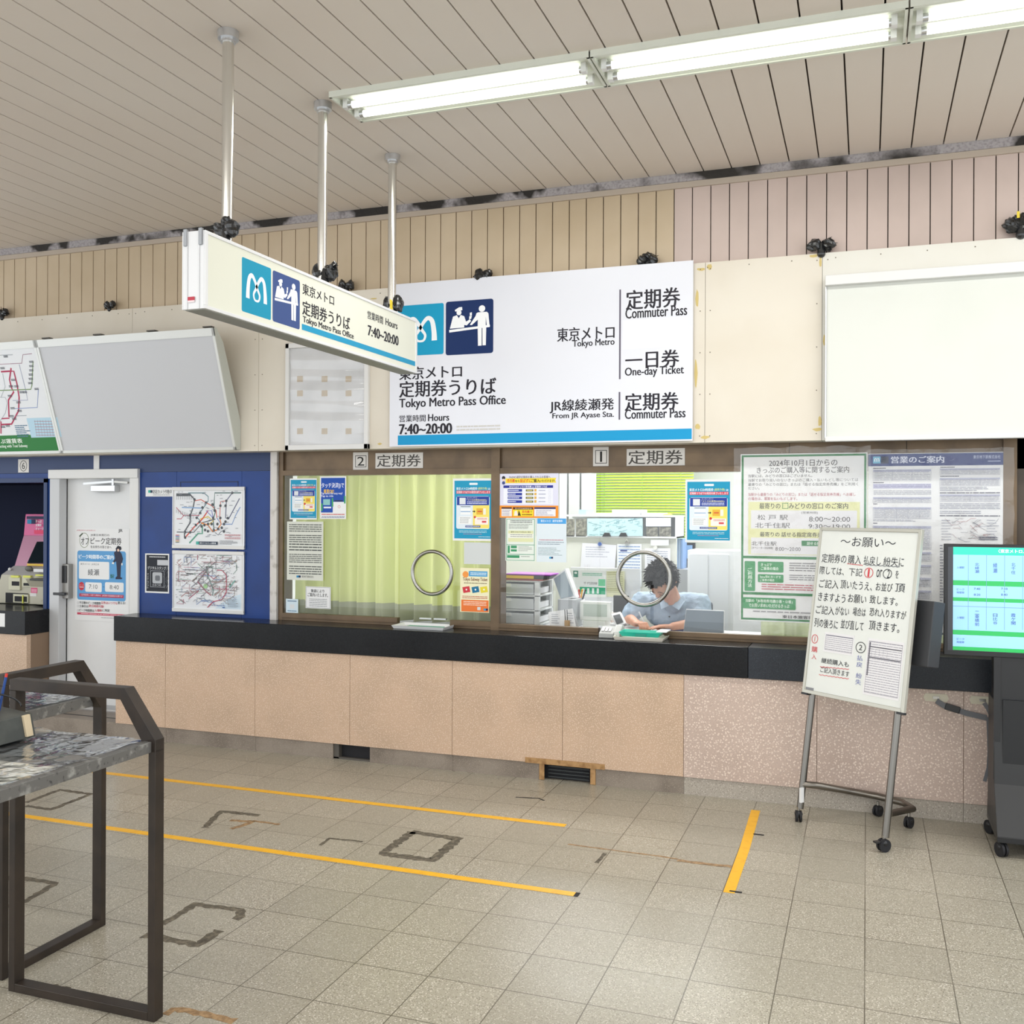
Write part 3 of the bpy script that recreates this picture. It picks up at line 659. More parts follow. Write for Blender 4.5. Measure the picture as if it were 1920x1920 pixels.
# grey text sheet
S=WS(YN); S.slab(538,978,606,1088,mat('paper_grey','#d5d8cf',.5),.0015)
for (v0,v1,n,s) in ((982,998,4,1),(1002,1018,4,2),(1018,1034,3,3),(1038,1056,5,4),(1060,1078,4,5)): S.lines(542,v0,603,v1,n,'#555a58',.42,s,True)
S.r(556,1079,560,1083,'#2f86b8'); S.r(560,1079,564,1083,'#1c2f55'); S.t(566,1079,588,1083.5,'東京地下鉄株式会社','#44484a')
S.obj('text_notice',label='greenish white sheet of dense black print at the left of window 2',cat='notice')
S=WS(YN-.001); S.slab(573,1100,620,1141,PAPER,.003); S.frame(574,1101,619,1140,.002,'#8a8f92'); S.t(583,1105,608,1111,'筆談により','#333639',.02); S.t(577,1112,615,1119,'ご案内いたします。','#333639',.02); S.lines(580,1122,613,1138,5,'#8d9194',.35,3,True)
S.obj('writing_notice',label='rounded white card about written guidance low on window 2',cat='notice')
S=WS(YN); S.slab(536,1123,559,1149,mat('paper_bluish','#cfe0ea',.5),.0015); S.lines(539,1125,556,1129,1,'#6a86a0',.5,1,True); S.r(543.5,1133,552,1141,'#d9dde0'); S.lines(539,1144,556,1147,1,'#5a7f9a',.5,2,True)
S.obj('small_card',label='small pale blue card in the bottom left corner of window 2',cat='notice')
S=WS(YN); S.slab(870,1017,922,1058,mat('paper_plain','#cdd2d3',.5),.0015); S.obj('blank_sheet',label='blank white sheet below the teal notice of window 2',cat='paper')
# subway ticket poster
S=WS(YN); S.slab(863,1065,917,1148,mat('paper_cream','#ede8c4',.5),.0015)
a,b=S.loc(873,1077); S.disc(a,b,.022,'#ee9a4c'); S.r(879,1071,914,1081,'#4f9fd2'); S.lines(882,1073,912,1079,2,'#e4f0f8',.45,2,True)
S.t(868,1083,914,1091,'Tokyo Subway Ticket','#7a4a2c',.02); S.lines(870,1092,913,1095,1,'#8a8060',.5,3,True)
for u,c in ((867,'#cc3b47'),(884,'#22729a'),(900,'#e3d33a')):
    S.poly([(u,1101),(u+13,1099),(u+15,1110),(u+2,1112)],c); a,b=S.loc(u+7.5,1105.5); S.disc(a,b,.006,'#f2f2ee')
S.lines(867,1117,914,1123,2,'#c0604c',.4,4,True); S.r(865,1125,916,1147,'#e87a3a'); S.lines(869,1127,912,1136,3,'#f6d8c4',.45,5,True); S.r(895,1138,901,1144,'#d9dcdd'); S.r(907,1141,911,1145,'#3c9cc8'); S.r(911,1141,915,1145,'#20305c')
S.obj('ticket_poster',label='cream and orange ticket poster with three coloured cards at the right of window 2',cat='poster')
# window 1 left group
S=WS(YN); S.slab(937,888,1047,971,mat('paper_lilac','#dcdcf0',.5),.0015)
S.t(955,892,1032,897,'PASMO通学定期券を購入されるお客様へ','#3b3644',.01); S.poly([(948,897),(1043,896),(1041,900.5),(1043,905),(948,906)],'#f3d93f')
S.t(951,898,965,904.5,'券売機','#d9502a',.03); S.t(966,899.5,974,904,'なら','#3b2f20',.03); S.t(975,898,996,904.5,'並ばずに','#d9502a',.03); S.t(996,898,1012,904.5,'ご購入','#3b2f20',.03); S.t(1012,899,1040,904,'いただけます!','#3b2f20',.02)
S.r(944,910,1037,945,'#eceef8'); S.r(944,910,1037,915,'#2a3592'); S.t(955,910.6,1026,914.4,'あなたはどっち!? 券売機 or 定期券うりば','#e8eaf6',.02)
for k in range(4):
    v=917+k*7; S.r(952,v,979,v+5,'#2a3a9e'); S.lines(953,v+1,974,v+4,1,'#dfe3f6',.5,k); S.r(986,v+.5,1000,v+4.5,'#6f6a36'); S.lines(988,v+1,998,v+4,1,'#e6dc9a',.5,k+5,True); S.r(1002,v,1006,v+4.5,'#e0b050'); S.lines(1010,v+1,1026,v+4,1,'#8c90b0',.4,k+9); S.frame(1029,v,1033,v+4.5,.0008,'#b0b4cc')
S.r(937,948,1047,971,'#ee9430'); S.r(940.5,951,960,968,'#ece8e4'); S.r(940.5,951,960,954,'#4a2a2a'); S.lines(942,955,958,967,4,'#8a86a8',.35,2); 
S.r(962,951,1000,968,'#f3dc35'); S.r(962,951,1000,955.5,'#54241e'); S.t(966,952,997,955,'すべて○の方なら!','#f4e9c8',.02); S.t(979,957,993,962,'券売機','#d9502a',.03); S.t(994,958,998,962,'で','#3b2f20'); S.lines(979,963,998,967,1,'#8a5a20',.5,4,True)
S.poly([(964,967),(965,959),(969,957),(972,967)],'#efe6dc'); S.poly([(971,967),(973,956),(977,967)],'#3c3430')
S.r(1002,951,1042,968,'#ecebf0'); S.r(1002,951,1042,954.5,'#3b3a6e'); S.lines(1005,956,1039,967,4,'#8f8fb0',.35,5)
a,b=S.loc(944.5,896); S.disc(a,b,.012,'#2a2a33'); a,b=S.loc(944.5,900); S.disc(a,b,.008,'#efd2c0'); a,b=S.loc(944.5,905.5); S.disc(a,b,.011,'#3c4c86')
S.obj('commuter_poster',label='lilac and orange poster with yellow banner at the top left of window 1',cat='poster')
S=WS(YN); S.slab(948,972,1004,1052,mat('paper_pale','#e4ebe4',.5),.0015); S.frame(949.5,973,1002.5,1051,.0035,'#4d9a78')
S.lines(957,975,998,981,2,'#6a6f6c',.45,1,True); S.lines(954,982,999,992,4,'#7d827e',.35,2); S.r(953,995,1000,1016,'#dde0b4'); S.r(953,1000.5,1000,1009,'#eceee4'); S.t(958,996,995,999,'最寄りのみどりの窓口のご案内','#4a4f3c',.01); S.lines(957,1001,998,1008,2,'#8d918c',.35,3,True)
S.r(949.5,1021,1002.5,1022,'#4d9a78'); S.r(952,1023,956,1037,'#3f9468'); S.r(958,1023,969,1028,'#3f9468'); S.r(958,1030,969,1034,'#3f9468'); S.lines(972,1023,1000,1034,4,'#9aa09c',.3,4); S.r(949.5,1039,1002.5,1040,'#4d9a78'); S.r(951,1041,974,1046,'#3f9468'); S.lines(977,1042,996,1045,1,'#9aa09c',.4,5)
S.obj('hours_notice',label='small green bordered notice under the orange poster on window 1',cat='notice')
S=WS(YN); S.slab(1006,972,1062,1054,mat('paper_blue','#dbe6ee',.5),.0015); S.r(1007.5,972,1061.5,982,'#4fa3e3'); S.t(1014,974.5,1032,979,'東京メトロ','#e4f0fa',.02); S.t(1036,974.5,1055,979,'通学定期券','#e4f0fa',.02)
S.lines(1011,1011,1056,1014,1,'#c08a96',.5,1,True); S.lines(1009,1015,1058,1022,2,'#8798a6',.35,2); S.lines(1009,1026,1058,1042,6,'#8fa5a8',.32,3); S.r(1030,1044,1033.5,1047.5,'#3c9cc8'); S.r(1033.5,1044,1037,1047.5,'#20305c')
S.obj('blue_header_notice',label='pale notice with a bright blue header beside the green bordered notice',cat='notice')
# ---------------------------------------------------------------- the two big posters at the right in clear sleeves
def sleeve(par,u0,v0,u1,v1,y,sd):
    a=P((u0),(v0+v1)/2,y); c=P(u1,(v0+v1)/2,y); z1=P((u0+u1)/2,v0,y).z; z0=P((u0+u1)/2,v1,y).z
    def fn(s,t):
        p=Vector((a.x+(c.x-a.x)*s,0,z0+(z1-z0)*t)); k=noise.noise(Vector((p.x*3+sd,p.z*2.2,0)))+.5*noise.noise(Vector((p.x*9,p.z*5,sd)))+.25*noise.noise(Vector((p.x*26,p.z*16,sd)))
        return Vector((p.x+.006*noise.noise(Vector((p.z*8,sd,1))),y-.012-abs(k)*.030,p.z+(.012*noise.noise(Vector((p.x*9,sd,3))) if t>.99 else 0)))
    b=MB(); b.grid(fn,44,60,M_hazy); b.obj('clear_sleeve',par)
S=WS(YN-.004); S.slab(1388,850,1626,1168,PAPER,.002); g='#2c7f4c'
S.frame(1390,852,1624,1166,.012,g); S.r(1390,1044,1624,1049,g); S.r(1390,1113,1624,1118,g)
S.t(1442,861,1570,874,'2024年10月1日からの','#3b3a40',.008); S.t(1419,875,1592,887,'きっぷのご購入等に関するご案内','#3b3a40',.006)
S.t(1403,889,1523,895,'当駅には、みどりの窓口はございません。','#4a4a50',.006); S.t(1403,897,1609,903,'当駅でお取り扱いのないきっぷのご購入・払いもどし等については','#4a4a50',.0); S.t(1403,905,1609,911,'最寄りの「みどりの窓口」または「話せる指定席券売機」をご利用く','#4a4a50',.0); S.t(1403,913,1424,918,'ださい。','#4a4a50')
S.t(1403,924,1604,930,'当駅から最寄りの「みどりの窓口」または「話せる指定席券売機」へお越し','#b2495c',.0); S.t(1403,932,1495,938,'の場合は、運賃を払いもどします。','#b2495c')
S.r(1403,941,1612,1041,'#dfe0ac'); S.r(1408,957,1607,992,'#e2e2e6'); S.r(1408,1009,1607,1040,'#e2e2e6')
S.t(1424,943,1463,954,'最寄りの','#3a3a36',.014); S.frame(1467,943,1478,954,.003,'#2c7f4c'); S.t(1479,943,1543,954,'みどりの窓口','#3a3a36',.014); S.t(1548,943,1590,954,'のご案内','#3a3a36',.014)
S.t(1503,959,1533,964,'[営業時間]','#55555a'); S.t(1420,965,1477,975,'松 戸 駅','#3f3f44'); S.t(1517,969,1594,978,'8:00～20:00','#3f3f44'); S.t(1416,980,1481,990,'北千住駅','#3f3f44'); S.t(1516,983,1594,991,'9:30～19:00','#3f3f44')
S.t(1425,998,1590,1007,'最寄りの 話せる指定席券売機のご案内','#3a3a36',.012); S.t(1409,1015,1456,1023,'北千住駅','#3f3f44'); S.t(1410,1025,1449,1030,'[オペレーター対応時間]','#4f4f54'); S.t(1454,1026,1501,1033,'8:00～20:00','#4f4f54'); S.r(1503,1014,1560,1024,g); S.t(1513,1016,1550,1022,'話せる指定席','#e2efe6',.02)
S.r(1396,1052,1416,1108,'#34935a',.006); S.vt(1402,1064,1410,1101,'ご利用方法','#e6f2ea',.02)
S.r(1421,1053,1469,1073,'#34935a',.006); S.t(1427,1056,1447,1061.5,'きっぷで','#e6f2ea',.02); S.t(1427,1063,1460,1069,'ご乗車の場合','#e6f2ea',.02)
S.r(1421,1077,1469,1092,'#34935a',.006); S.t(1425,1079,1464,1084,'Suica等ICカードで','#e6f2ea',.02); S.t(1425,1085,1452,1090,'ご乗車の場合','#e6f2ea',.02)
S.lines(1480,1055,1615,1073,4,'#77777c',.35,1); S.lines(1480,1078,1615,1090,3,'#77777c',.35,2); S.lines(1428,1095,1560,1108,3,'#c0646f',.4,3,True)
S.r(1393,1121,1492,1142,'#34935a',.006); S.t(1398,1124,1486,1131,'当駅の「JR専用券売機①番・②番」','#e6f2ea',.02); S.t(1404,1132,1480,1139,'でお買い求めいただけるきっぷ','#e6f2ea',.02)
S.lines(1412,1147,1590,1151,1,'#8a8a8e',.5,4,True); S.t(1467,1155,1575,1161,'東日本旅客鉄道株式会社','#3a3a40',.02)
o=S.obj('station_poster',label='large green bordered notice poster in a clear sleeve on window 1',cat='poster'); sleeve(o,1376,838,1632,1190,YN-.004,1)
S=WS(YN-.002); S.slab(1627,849,1889,1190,PAPER,.002); S.r(1628,850,1888,873,'#2c3f7c')
a0,b0,a1,b1=S.R(1637,856,1651,869); metro(S,a0,b0,a1,b1,'#6fb7d6'); S.r(1652,856,1666,869,'#2a3550'); S.t(1671,855,1770,868,'営業のご案内','#d5daea',.03); S.t(1825,853,1876,860,'東京地下鉄株式会社','#b9c1da',.01); S.lines(1852,863,1876,866,1,'#a8b2d0',.6,1,True)
C='#8a8da0'
def tbl(u0,v0,u1,v1,rows,cols,hd='#b6b9cf',sd=1):
    S.frame(u0,v0,u1,v1,.0012,'#9a9cac'); S.r(u0,v0,u1,v0+(v1-v0)/(rows+1),hd)
    for k in range(1,cols): u=u0+(u1-u0)*k/cols; S.r(u,v0,u+.5,v1,'#a6a8b6')
    S.lines(u0+2,v0+1,u1-2,v1-1,rows*2,C,.35,sd,True)
for q in ((1637,877,1661,879),(1637,904,1657,906),(1763,875,1790,877),(1763,892,1798,894),(1637,944,1645,946),(1637,980,1645,982)): S.lines(*q,1,'#4c4e62',.8,1,True)
tbl(1637,880,1746,902,4,3,sd=2); S.r(1637,907,1746,916,'#c3c3da'); S.lines(1638,908,1745,915,3,'#74769a',.4,3,True); S.lines(1638,919,1746,928,4,C,.35,4,True); tbl(1637,932,1746,943,2,6,sd=5); tbl(1637,951,1746,973,5,5,sd=6); S.lines(1637,974,1740,978,2,C,.4,7); tbl(1637,986,1746,1030,9,5,sd=8)
tbl(1762,878,1875,890,3,2,sd=9); tbl(1762,896,1875,911,4,3,sd=10); S.lines(1762,912,1875,921,3,C,.35,11); S.lines(1762,923,1875,925,1,'#4c4e62',.8,12,True); tbl(1762,927,1875,941,4,2,sd=13); S.lines(1762,943,1875,955,4,C,.35,14,True); S.lines(1762,957,1840,964,2,C,.35,15); S.lines(1762,966,1875,968,1,'#4c4e62',.8,16,True)
rn=random.Random(8)
for k in range(26):
    u,v=rn.uniform(1778,1845),rn.uniform(975,1010); pts=[(u,v)]
    for _ in range(rn.randint(2,4)): u+=rn.choice((-14,-7,7,14,9)); v+=rn.choice((-7,0,0,7)); pts.append((min(max(u,1765),1872),min(max(v,972),1016)))
    S.line(pts,.0018,rn.choice(['#8d8f9a','#a88f96','#8f94a8','#c08a8a']))
S.lines(1765,973,1785,1014,8,C,.2,17); S.lines(1850,973,1873,1014,8,C,.2,18); S.lines(1835,1006,1870,1013,2,'#6a6c7c',.6,19,True)
for k in range(5): tbl(1700,1035+k*24,1746,1052+k*24,4,2,sd=20+k)
S.lines(1637,1035,1690,1150,26,C,.3,30); S.lines(1762,1020,1770,1150,24,'#5c5e70',.35,31); S.r(1753,1146,1767,1155,'#1c2450'); S.lines(1700,1160,1748,1168,2,C,.4,32); S.r(1627,1186,1889,1190,'#4b5162')
o=S.obj('business_poster',label='large white business guide poster with navy header at the right',cat='poster'); sleeve(o,1622,842,1900,1196,YN-.002,7)
# ---------------------------------------------------------------- things on the blue wall
YS=YG-.004
S=WS(YS); S.slab(273,914,325,931,PAPER,.003); S.r(278,919,282,924,'#3fb0a0'); S.r(282,919,286,924,'#2a3550'); S.t(287,918,322,926,'防犯カメラ作動中','#4b4f55',.01); S.lines(287,927,318,929,1,'#8a8e94',.5,1,True)
S.obj('camera_plate',label='narrow white plate reading 防犯カメラ作動中 on the blue wall',cat='label')
S=WS(YS); S.slab(272,1038,317,1112,PAPER,.003); S.r(274.5,1040.5,315,1109,'#22252e'); S.lines(280,1043,310,1045.5,1,'#d6d8dc',.6,1,True); S.t(277,1062,311,1068,'デジタルスタンプ','#d6d8dc',.01); S.frame(282,1070,308,1101,.003,'#a9adb4'); a0,b0,a1,b1=S.R(286,1073,304,1094); S.rr(a0,b0,a1,b1,'#b3b7bd',.012); a0,b0,a1,b1=S.R(291,1079,300,1089); S.rr(a0,b0,a1,b1,'#6d7178',.01); S.t(286,1095,302,1099,'ひみつの','#c9ccd2',.01)
S.r(295,1050,316,1060,'#c3c6cc'); S.vt(276,1075,279,1104,'アイテムゲット','#c9ccd2')
rn=random.Random(5)
for k in range(22):
    u=rn.uniform(306,314); v=rn.uniform(1062,1105); S.line([(u,v),(u+3,v-6)],.0015,'#7f848c')
S.obj('stamp_poster',label='small black and grey poster on the blue wall left of the lower map',cat='poster')
RC=['#c9454f','#3f74b5','#8a8f98','#4b9c86','#b04a7a','#d8b23c','#5a6068','#b9733c','#6f8fbf','#7a5a9a']
def mapframe(u0,v0,u1,v1,dense,sd,lab):
    t=thing('map_frame',lab,'map',(P((u0+u1)/2,(v0+v1)/2,YS).x,YS,P((u0+u1)/2,v1,YS).z))
    Q=WS(YS); a0,b0,a1,b1=Q.R(u0,v0,u1,v1); b=MB()
    b.box(a0,a1,YS-.006,YS,b0,b1,PAPER); b.obj('backing',t)
    b=MB(); b.box(a0,a1,YS-.016,YS-.001,b1-.022,b1+.004,M_white); b.box(a0,a1,YS-.016,YS-.001,b0-.004,b0+.022,M_white); b.box(a0,a0+.006,YS-.012,YS-.001,b0,b1,M_alu); b.box(a1-.006,a1,YS-.012,YS-.001,b0,b1,M_alu); b.obj('rail',t,bevel=.002)
    S=WS(YS-.0075); X=lambda f:a0+(a1-a0)*f; Y=lambda f:b1-(b1-b0)*f; L=lambda pts,w,c:S.line([(X(x),Y(y)) for x,y in pts],w,c,False)
    S.q(X(.03),Y(.96),X(.97),Y(.04),mat('map_paper','#e3e6ea',.35))
    def node(x,y,r=.011,c='#54585e'): S.disc(X(x),Y(y),r,c,n=8)
    def tick(x,y,w=.03,hh=.010,c='#8a8e96'): S.q(X(x),Y(y+hh/2),X(x+w),Y(y-hh/2),c)
    if not dense:
        k='#5c6066'
        L([(.05,.12),(.25,.12),(.31,.2),(.29,.33),(.25,.46),(.25,.58),(.17,.73),(.17,.83)],.012,k); L([(.05,.12),(.25,.12)],.022,k)
        L([(.31,.22),(.40,.2),(.47,.25),(.55,.3),(.61,.38),(.62,.5)],.007,'#d06a5c'); L([(.22,.09),(.44,.09),(.5,.15),(.5,.22),(.42,.36),(.38,.42),(.35,.5),(.4,.56)],.008,'#6f8f98')
        L([(.95,.09),(.59,.09),(.58,.3),(.6,.4),(.57,.52),(.58,.7)],.009,'#5f7a78'); L([(.83,.09),(.75,.22),(.74,.5),(.78,.52),(.93,.18)],.008,'#6a6e88'); L([(.75,.22),(.67,.23),(.66,.5)],.006,'#d06a5c')
        L([(.94,.32),(.88,.45),(.83,.6),(.68,.6),(.62,.5)],.007,'#7f9ac8'); L([(.05,.33),(.15,.46),(.38,.46)],.006,'#b5586a'); L([(.06,.52),(.12,.52),(.16,.46)],.006,'#b5586a')
        L([(.13,.33),(.42,.34)],.008,'#7fa3cf'); L([(.39,.52),(.5,.48),(.57,.55),(.5,.62),(.42,.6)],.008,'#dcc04a'); L([(.18,.83),(.3,.66),(.42,.52),(.5,.38)],.010,'#cf5a50'); L([(.06,.74),(.3,.74),(.42,.58),(.6,.52)],.008,'#6d7278')
        L([(.24,.92),(.36,.76),(.42,.76),(.42,.62)],.012,'#5fa08a'); L([(.4,.58),(.5,.62),(.56,.72),(.62,.7),(.68,.6),(.66,.5)],.009,'#e08a4a'); L([(.57,.5),(.47,.38),(.55,.38),(.57,.5)],.006,'#6f78c0'); L([(.6,.74),(.64,.78),(.68,.72),(.72,.7)],.006,'#7a7f88')
        for p in [(.31,.2),(.47,.25),(.42,.33),(.25,.46),(.34,.5),(.38,.57),(.33,.62),(.18,.74),(.18,.83),(.25,.74),(.57,.5),(.59,.38),(.67,.3),(.74,.3),(.75,.22),(.83,.09),(.67,.5),(.77,.5),(.74,.56),(.72,.6),(.56,.28),(.5,.6),(.45,.62),(.55,.6),(.63,.6),(.58,.7),(.64,.68),(.69,.66),(.72,.72),(.5,.72),(.41,.64),(.46,.7),(.39,.42)]: node(*p)
        rn=random.Random(sd)
        for i in range(90): tick(rn.uniform(.06,.9),rn.uniform(.06,.82),rn.uniform(.02,.05),.008)
        for i in range(9):
            x=.06+.03*i; L([(x,.14),(x,.2)],.003,'#8a8e96'); L([(x,.36+i*.012),(x,.42+i*.012)],.003,'#8a8e96')
        for i in range(7): L([(.05,.79+i*.02),(.1,.79+i*.02)],.005,RC[i])
        S.q(X(.34),Y(.94),X(.64),Y(.89),'#223349'); S.q(X(.34),Y(.94),X(.38),Y(.89),'#4fb0a4'); S.T(X(.39),Y(.93),X(.62),Y(.90),'東京メトロ きっぷ運賃表','#dfe5ea',.02)
        for i in range(2): S.lines(u0+(u1-u0)*.72,v0+(v1-v0)*(.77+.05*i),u0+(u1-u0)*.94,v0+(v1-v0)*(.80+.05*i),2,'#c0787c',.5,i,True)
        S.lines(u0+(u1-u0)*.65,v0+(v1-v0)*.87,u0+(u1-u0)*.92,v0+(v1-v0)*.94,4,'#7c7f86',.4,4)
    else:
        rn=random.Random(sd); S.poly([(X(.6),Y(.93)),(X(.96),Y(.93)),(X(.96),Y(.68)),(X(.8),Y(.74))],'#cfe0ec',False)
        for i in range(120):
            x,y=rn.uniform(.06,.88),rn.uniform(.07,.86); pts=[(x,y)]
            for _ in range(rn.randint(2,4)):
                dx,dy=rn.choice([(.1,0),(-.1,0),(0,.08),(0,-.08),(.06,.06),(-.06,.06),(.07,-.07),(.13,0)]); x=min(max(x+dx,.05),.9); y=min(max(y+dy,.06),.88); pts.append((x,y))
            if pts[-1][0]>.6 and pts[-1][1]>.8: continue
            L(pts,rn.choice([.003,.004,.006]),rn.choice(['#a8506c','#8f8a94','#7f9a90','#9a8f86','#8a9cc0','#a89a9a','#b58a8a','#8c8f98']))
        L([(.36,.5),(.5,.3),(.48,.25)],.007,'#7b6f74'); L([(.36,.5),(.48,.66),(.55,.72)],.007,'#a0606c'); L([(.48,.26),(.5,.4),(.58,.62),(.57,.72)],.006,'#6f8a88'); L([(.63,.3),(.7,.3),(.76,.38),(.76,.66),(.7,.78),(.58,.82),(.5,.92)],.006,'#b5405c'); S.disc(X(.47),Y(.57),.018,'#a8d69a')
        L([(.8,.58),(.88,.46)],.009,'#7fb0a8')
        for i in range(260): tick(rn.uniform(.05,.92),rn.uniform(.06,.86),rn.uniform(.01,.028),.009,rn.choice(['#8f8d90','#a39898','#9aa0a8']))
        S.T(X(.59),Y(.89),X(.75),Y(.865),'Tokyo Subway Route Map','#2c55a0',.03); S.q(X(.72),Y(.915),X(.755),Y(.9),'#2c55a0')
        S.lines(u0+(u1-u0)*.78,v0+(v1-v0)*.78,u0+(u1-u0)*.93,v0+(v1-v0)*.92,10,'#9aa6b4',.4,3)
    S.obj('printed_map',t)
mapframe(325,914,460,1028,False,1,'upper white framed fare map on the blue wall')
mapframe(325,1034,459,1148,True,2,'lower white framed dense route map on the blue wall')
# ---------------------------------------------------------------- poster on the door
yd=YD-.004
S=WS(yd); S.slab(141,991,242,1165,PAPER,.0015)
S.t(144,993,179,996,'JR東日本からのお知らせ','#c2566c',.01); S.t(222,992,230,999,'JR','#3b3f44',.03)
a,b=S.loc(158,1013); S.line([(a+.045*math.cos(k*PI/14),b+.058*math.sin(k*PI/14)) for k in range(28)],.0045,'#7f8b6c',False,True); S.line([(149,1006),(155,1000)],.012,'#4f5a4a')
S.t(152,1008,166,1021,'オフ','#3a3a3c',.01); S.t(170,1001,205,1006,'JR東日本発行の','#3a3a3c',.01); S.t(170,1008,228,1021,'ピーク定期券','#3a3a3c',.01); S.t(170,1023,209,1028,'をお持ちの皆さまへ','#3a3a3c',.01)
S.r(145,1033,236,1126,'#5f9fd4',.02); S.t(148,1040,213,1048,'ピーク時間帯のご案内','#e8f1f8',.04); S.r(148,1053,205,1086,'#e9eaeb',.01); S.t(151,1056,186,1060,'東京メトロ・JR東日本','#5a5e64'); S.t(165,1067,186,1079,'綾瀬','#4a4e54',.01)
S.t(207,1077,214,1084,'駅','#2f6f6a',.04); a,b=S.loc(153,1099); S.disc(a,b,.028,'#c43a46',.034); S.t(149,1096,157,1098,'ピーク','#f4dede',.02); S.t(149,1099.5,157,1102,'時間帯','#f4dede',.02)
S.r(160,1092,191,1110,'#e9eaeb',.012); S.r(197,1092,232,1110,'#e9eaeb',.012); S.t(167,1096,183,1104,'7:10','#54585e'); S.t(206,1097,223,1105,'8:40','#54585e'); S.r(193,1100,196,1101,'#3f6f9c')
S.r(149,1114,232,1120,'#b43a58'); S.t(151,1115,230,1118.5,'上記時間帯に入場する場合は、JR区間の普通運賃が必要です','#f0dbe2',.01)
for v,t0,t1,t2 in ((1128,'平日朝のピーク時間帯','以外はいつでも','使える!'),(1134,'土休日は','終日利用可能!',''),(1142,'ピーク時間帯は','入場時','に判定')):
    S.frame(145,v+.5,148,v+4,.0015,'#7a7e84'); n0=40 if v==1128 else (17 if v==1134 else 28); S.t(149,v,149+n0,v+5,t0,'#3c3f44',.015); n1=30 if v==1128 else (28 if v==1134 else 13); S.t(150+n0,v,150+n0+n1,v+5,t1,'#c4485c',.02)
    if t2: S.t(151+n0+n1,v,151+n0+n1+14,v+5,t2,'#3c3f44',.015)
S.r(145,1150,236,1154,'#c2405a'); S.lines(152,1151,230,1153,1,'#f0d6dc',.5,2,True); S.lines(190,1158,236,1160,1,'#9a9ea4',.5,3,True)
S.poly([(214,1036),(218,1033),(217,1028),(222,1025),(227,1026),(228,1030),(224,1033),(228,1038),(231,1048),(229,1055),(227,1058),(226,1082),(230,1084),(228,1086),(217,1086),(217,1083),(220,1080),(219,1062),(218,1052),(213,1056),(211,1055),(216,1047)],'#2c2f45')
a,b=S.loc(222,1031.5); S.disc(a,b,.010,'#efcdb8',.012); S.poly([(218.5,1027),(221,1023),(227,1025),(228,1029),(219,1029)],'#20222c'); S.poly([(211,1054),(214,1054),(214,1058),(210,1057)],'#efeeea'); S.poly([(228,1056),(230.5,1056),(230,1060),(228,1060)],'#efeeea')
S.obj('door_poster',label='tall white poster with a blue panel and a uniformed figure, on the white door',cat='poster')
# ---------------------------------------------------------------- ticket machine in the recess
pk=mat('machine_pink','#d4568f',.35); pl=mat('machine_pink_pale','#c995ad',.35); bg_=mat('machine_beige','#b9b5a2',.4); yl=mat('machine_yellow','#d9dc5a',.4)
ym=6.42; XA=P(48,1000,ym+.22).x; XB=XR-.045
t=thing('ticket_machine','pink and beige ticket machine inside the dark blue recess','ticket machine',((XA-.1+XB)/2,ym,ZS))
# profile points: screen lean from the photograph
zt=P(60,964,ym+.22).z; zk=P(60,1004,ym+.2).z; zs=P(30,1061,ym+.02).z; zd=P(20,1077,ym).z
XA2=P(22,1061,ym).x; XA3=P(2,1110,ym-.02).x
b=MB()
b.prism([(XA,ym+.22,zt),(XB,ym+.22,zt),(XB,ym+.2,zk),(XA,ym+.2,zk)],(0,.12,0),pk)
b.prism([(XA,ym+.2,zk),(XB,ym+.2,zk),(XB,ym+.03,zs),(XA2,ym+.03,zs)],(0,.14,0),pl); b.obj('upper_panel',t,bevel=.002)
b=MB(); b.prism([(P(66,1012,ym+.15).x,ym+.178,P(66,1012,ym+.15).z),(XB,ym+.178,P(80,1012,ym+.15).z),(XB,ym+.035,P(80,1055,ym).z),(P(50,1056,ym+.03).x,ym+.035,P(50,1056,ym+.03).z)],(0,.03,0),mat('screen_dark','#1e262b',.08)); b.obj('screen',t)
S=WS(ym+.197); S.r(50,968,88,973,'#22264c'); a,b_=S.loc(86,970); S.disc(a,b_,.009,mat('lamp_green','#7fe0a0',.4,emit=1.2)); S.r(51,974,59,982,'#2a86b0'); S.r(59,974,66,982,'#1c2350')
S.t(67,975,78,980,'きっぷ','#f0dbe6',.04); S.t(67,982,78,987,'定期券','#f0dbe6',.04); S.t(67,989,82,994,'チャージ','#f0dbe6',.04); S.r(64,994,88,1001,'#e2496f'); S.obj('lettering',t)
b=MB(); b.prism([(P(47,1058,ym+.0).x,ym+.02,zs+.004),(XB,ym+.02,zs+.004),(XB,ym+.02,zs+.022),(P(47,1058,ym).x,ym+.02,zs+.022)],(0,.01,0),mat('strip_yellow','#e0b92c',.4)); b.obj('yellow_strip',t)
b=MB(); b.prism([(XA2-.01,ym+.03,zs),(XB,ym+.03,zs),(XB,ym-.05,zd),(XA2-.06,ym-.05,zd)],(0,.1,0),mat('machine_grey','#a9a7a6',.4))
b.ball((P(22,1067,ym).x,ym-.02,P(22,1067,ym).z),.014,PAPER,n=6); c=P(54,1066,ym-.03); b.ball((c.x,c.y,c.z),.04,mat('coin_slot','#5b5a52',.5),(1,.35,.6),8); c=P(80,1070,ym-.03); b.box(c.x-.07,XB,c.y-.03,c.y,c.z-.012,c.z+.015,PAPER); b.obj('coin_shelf',t,bevel=.004)
b=MB(); z9=ZS+.004
b.prism([(XA2-.06,ym-.05,zd),(XB,ym-.05,zd),(XB,ym-.05,z9),(XA3-.02,ym-.05,z9),(XA3-.015,ym-.05,z9+.10)],(0,.3,0),bg_); b.obj('lower_body',t,bevel=.004)
b=MB(); yy=ym-.056
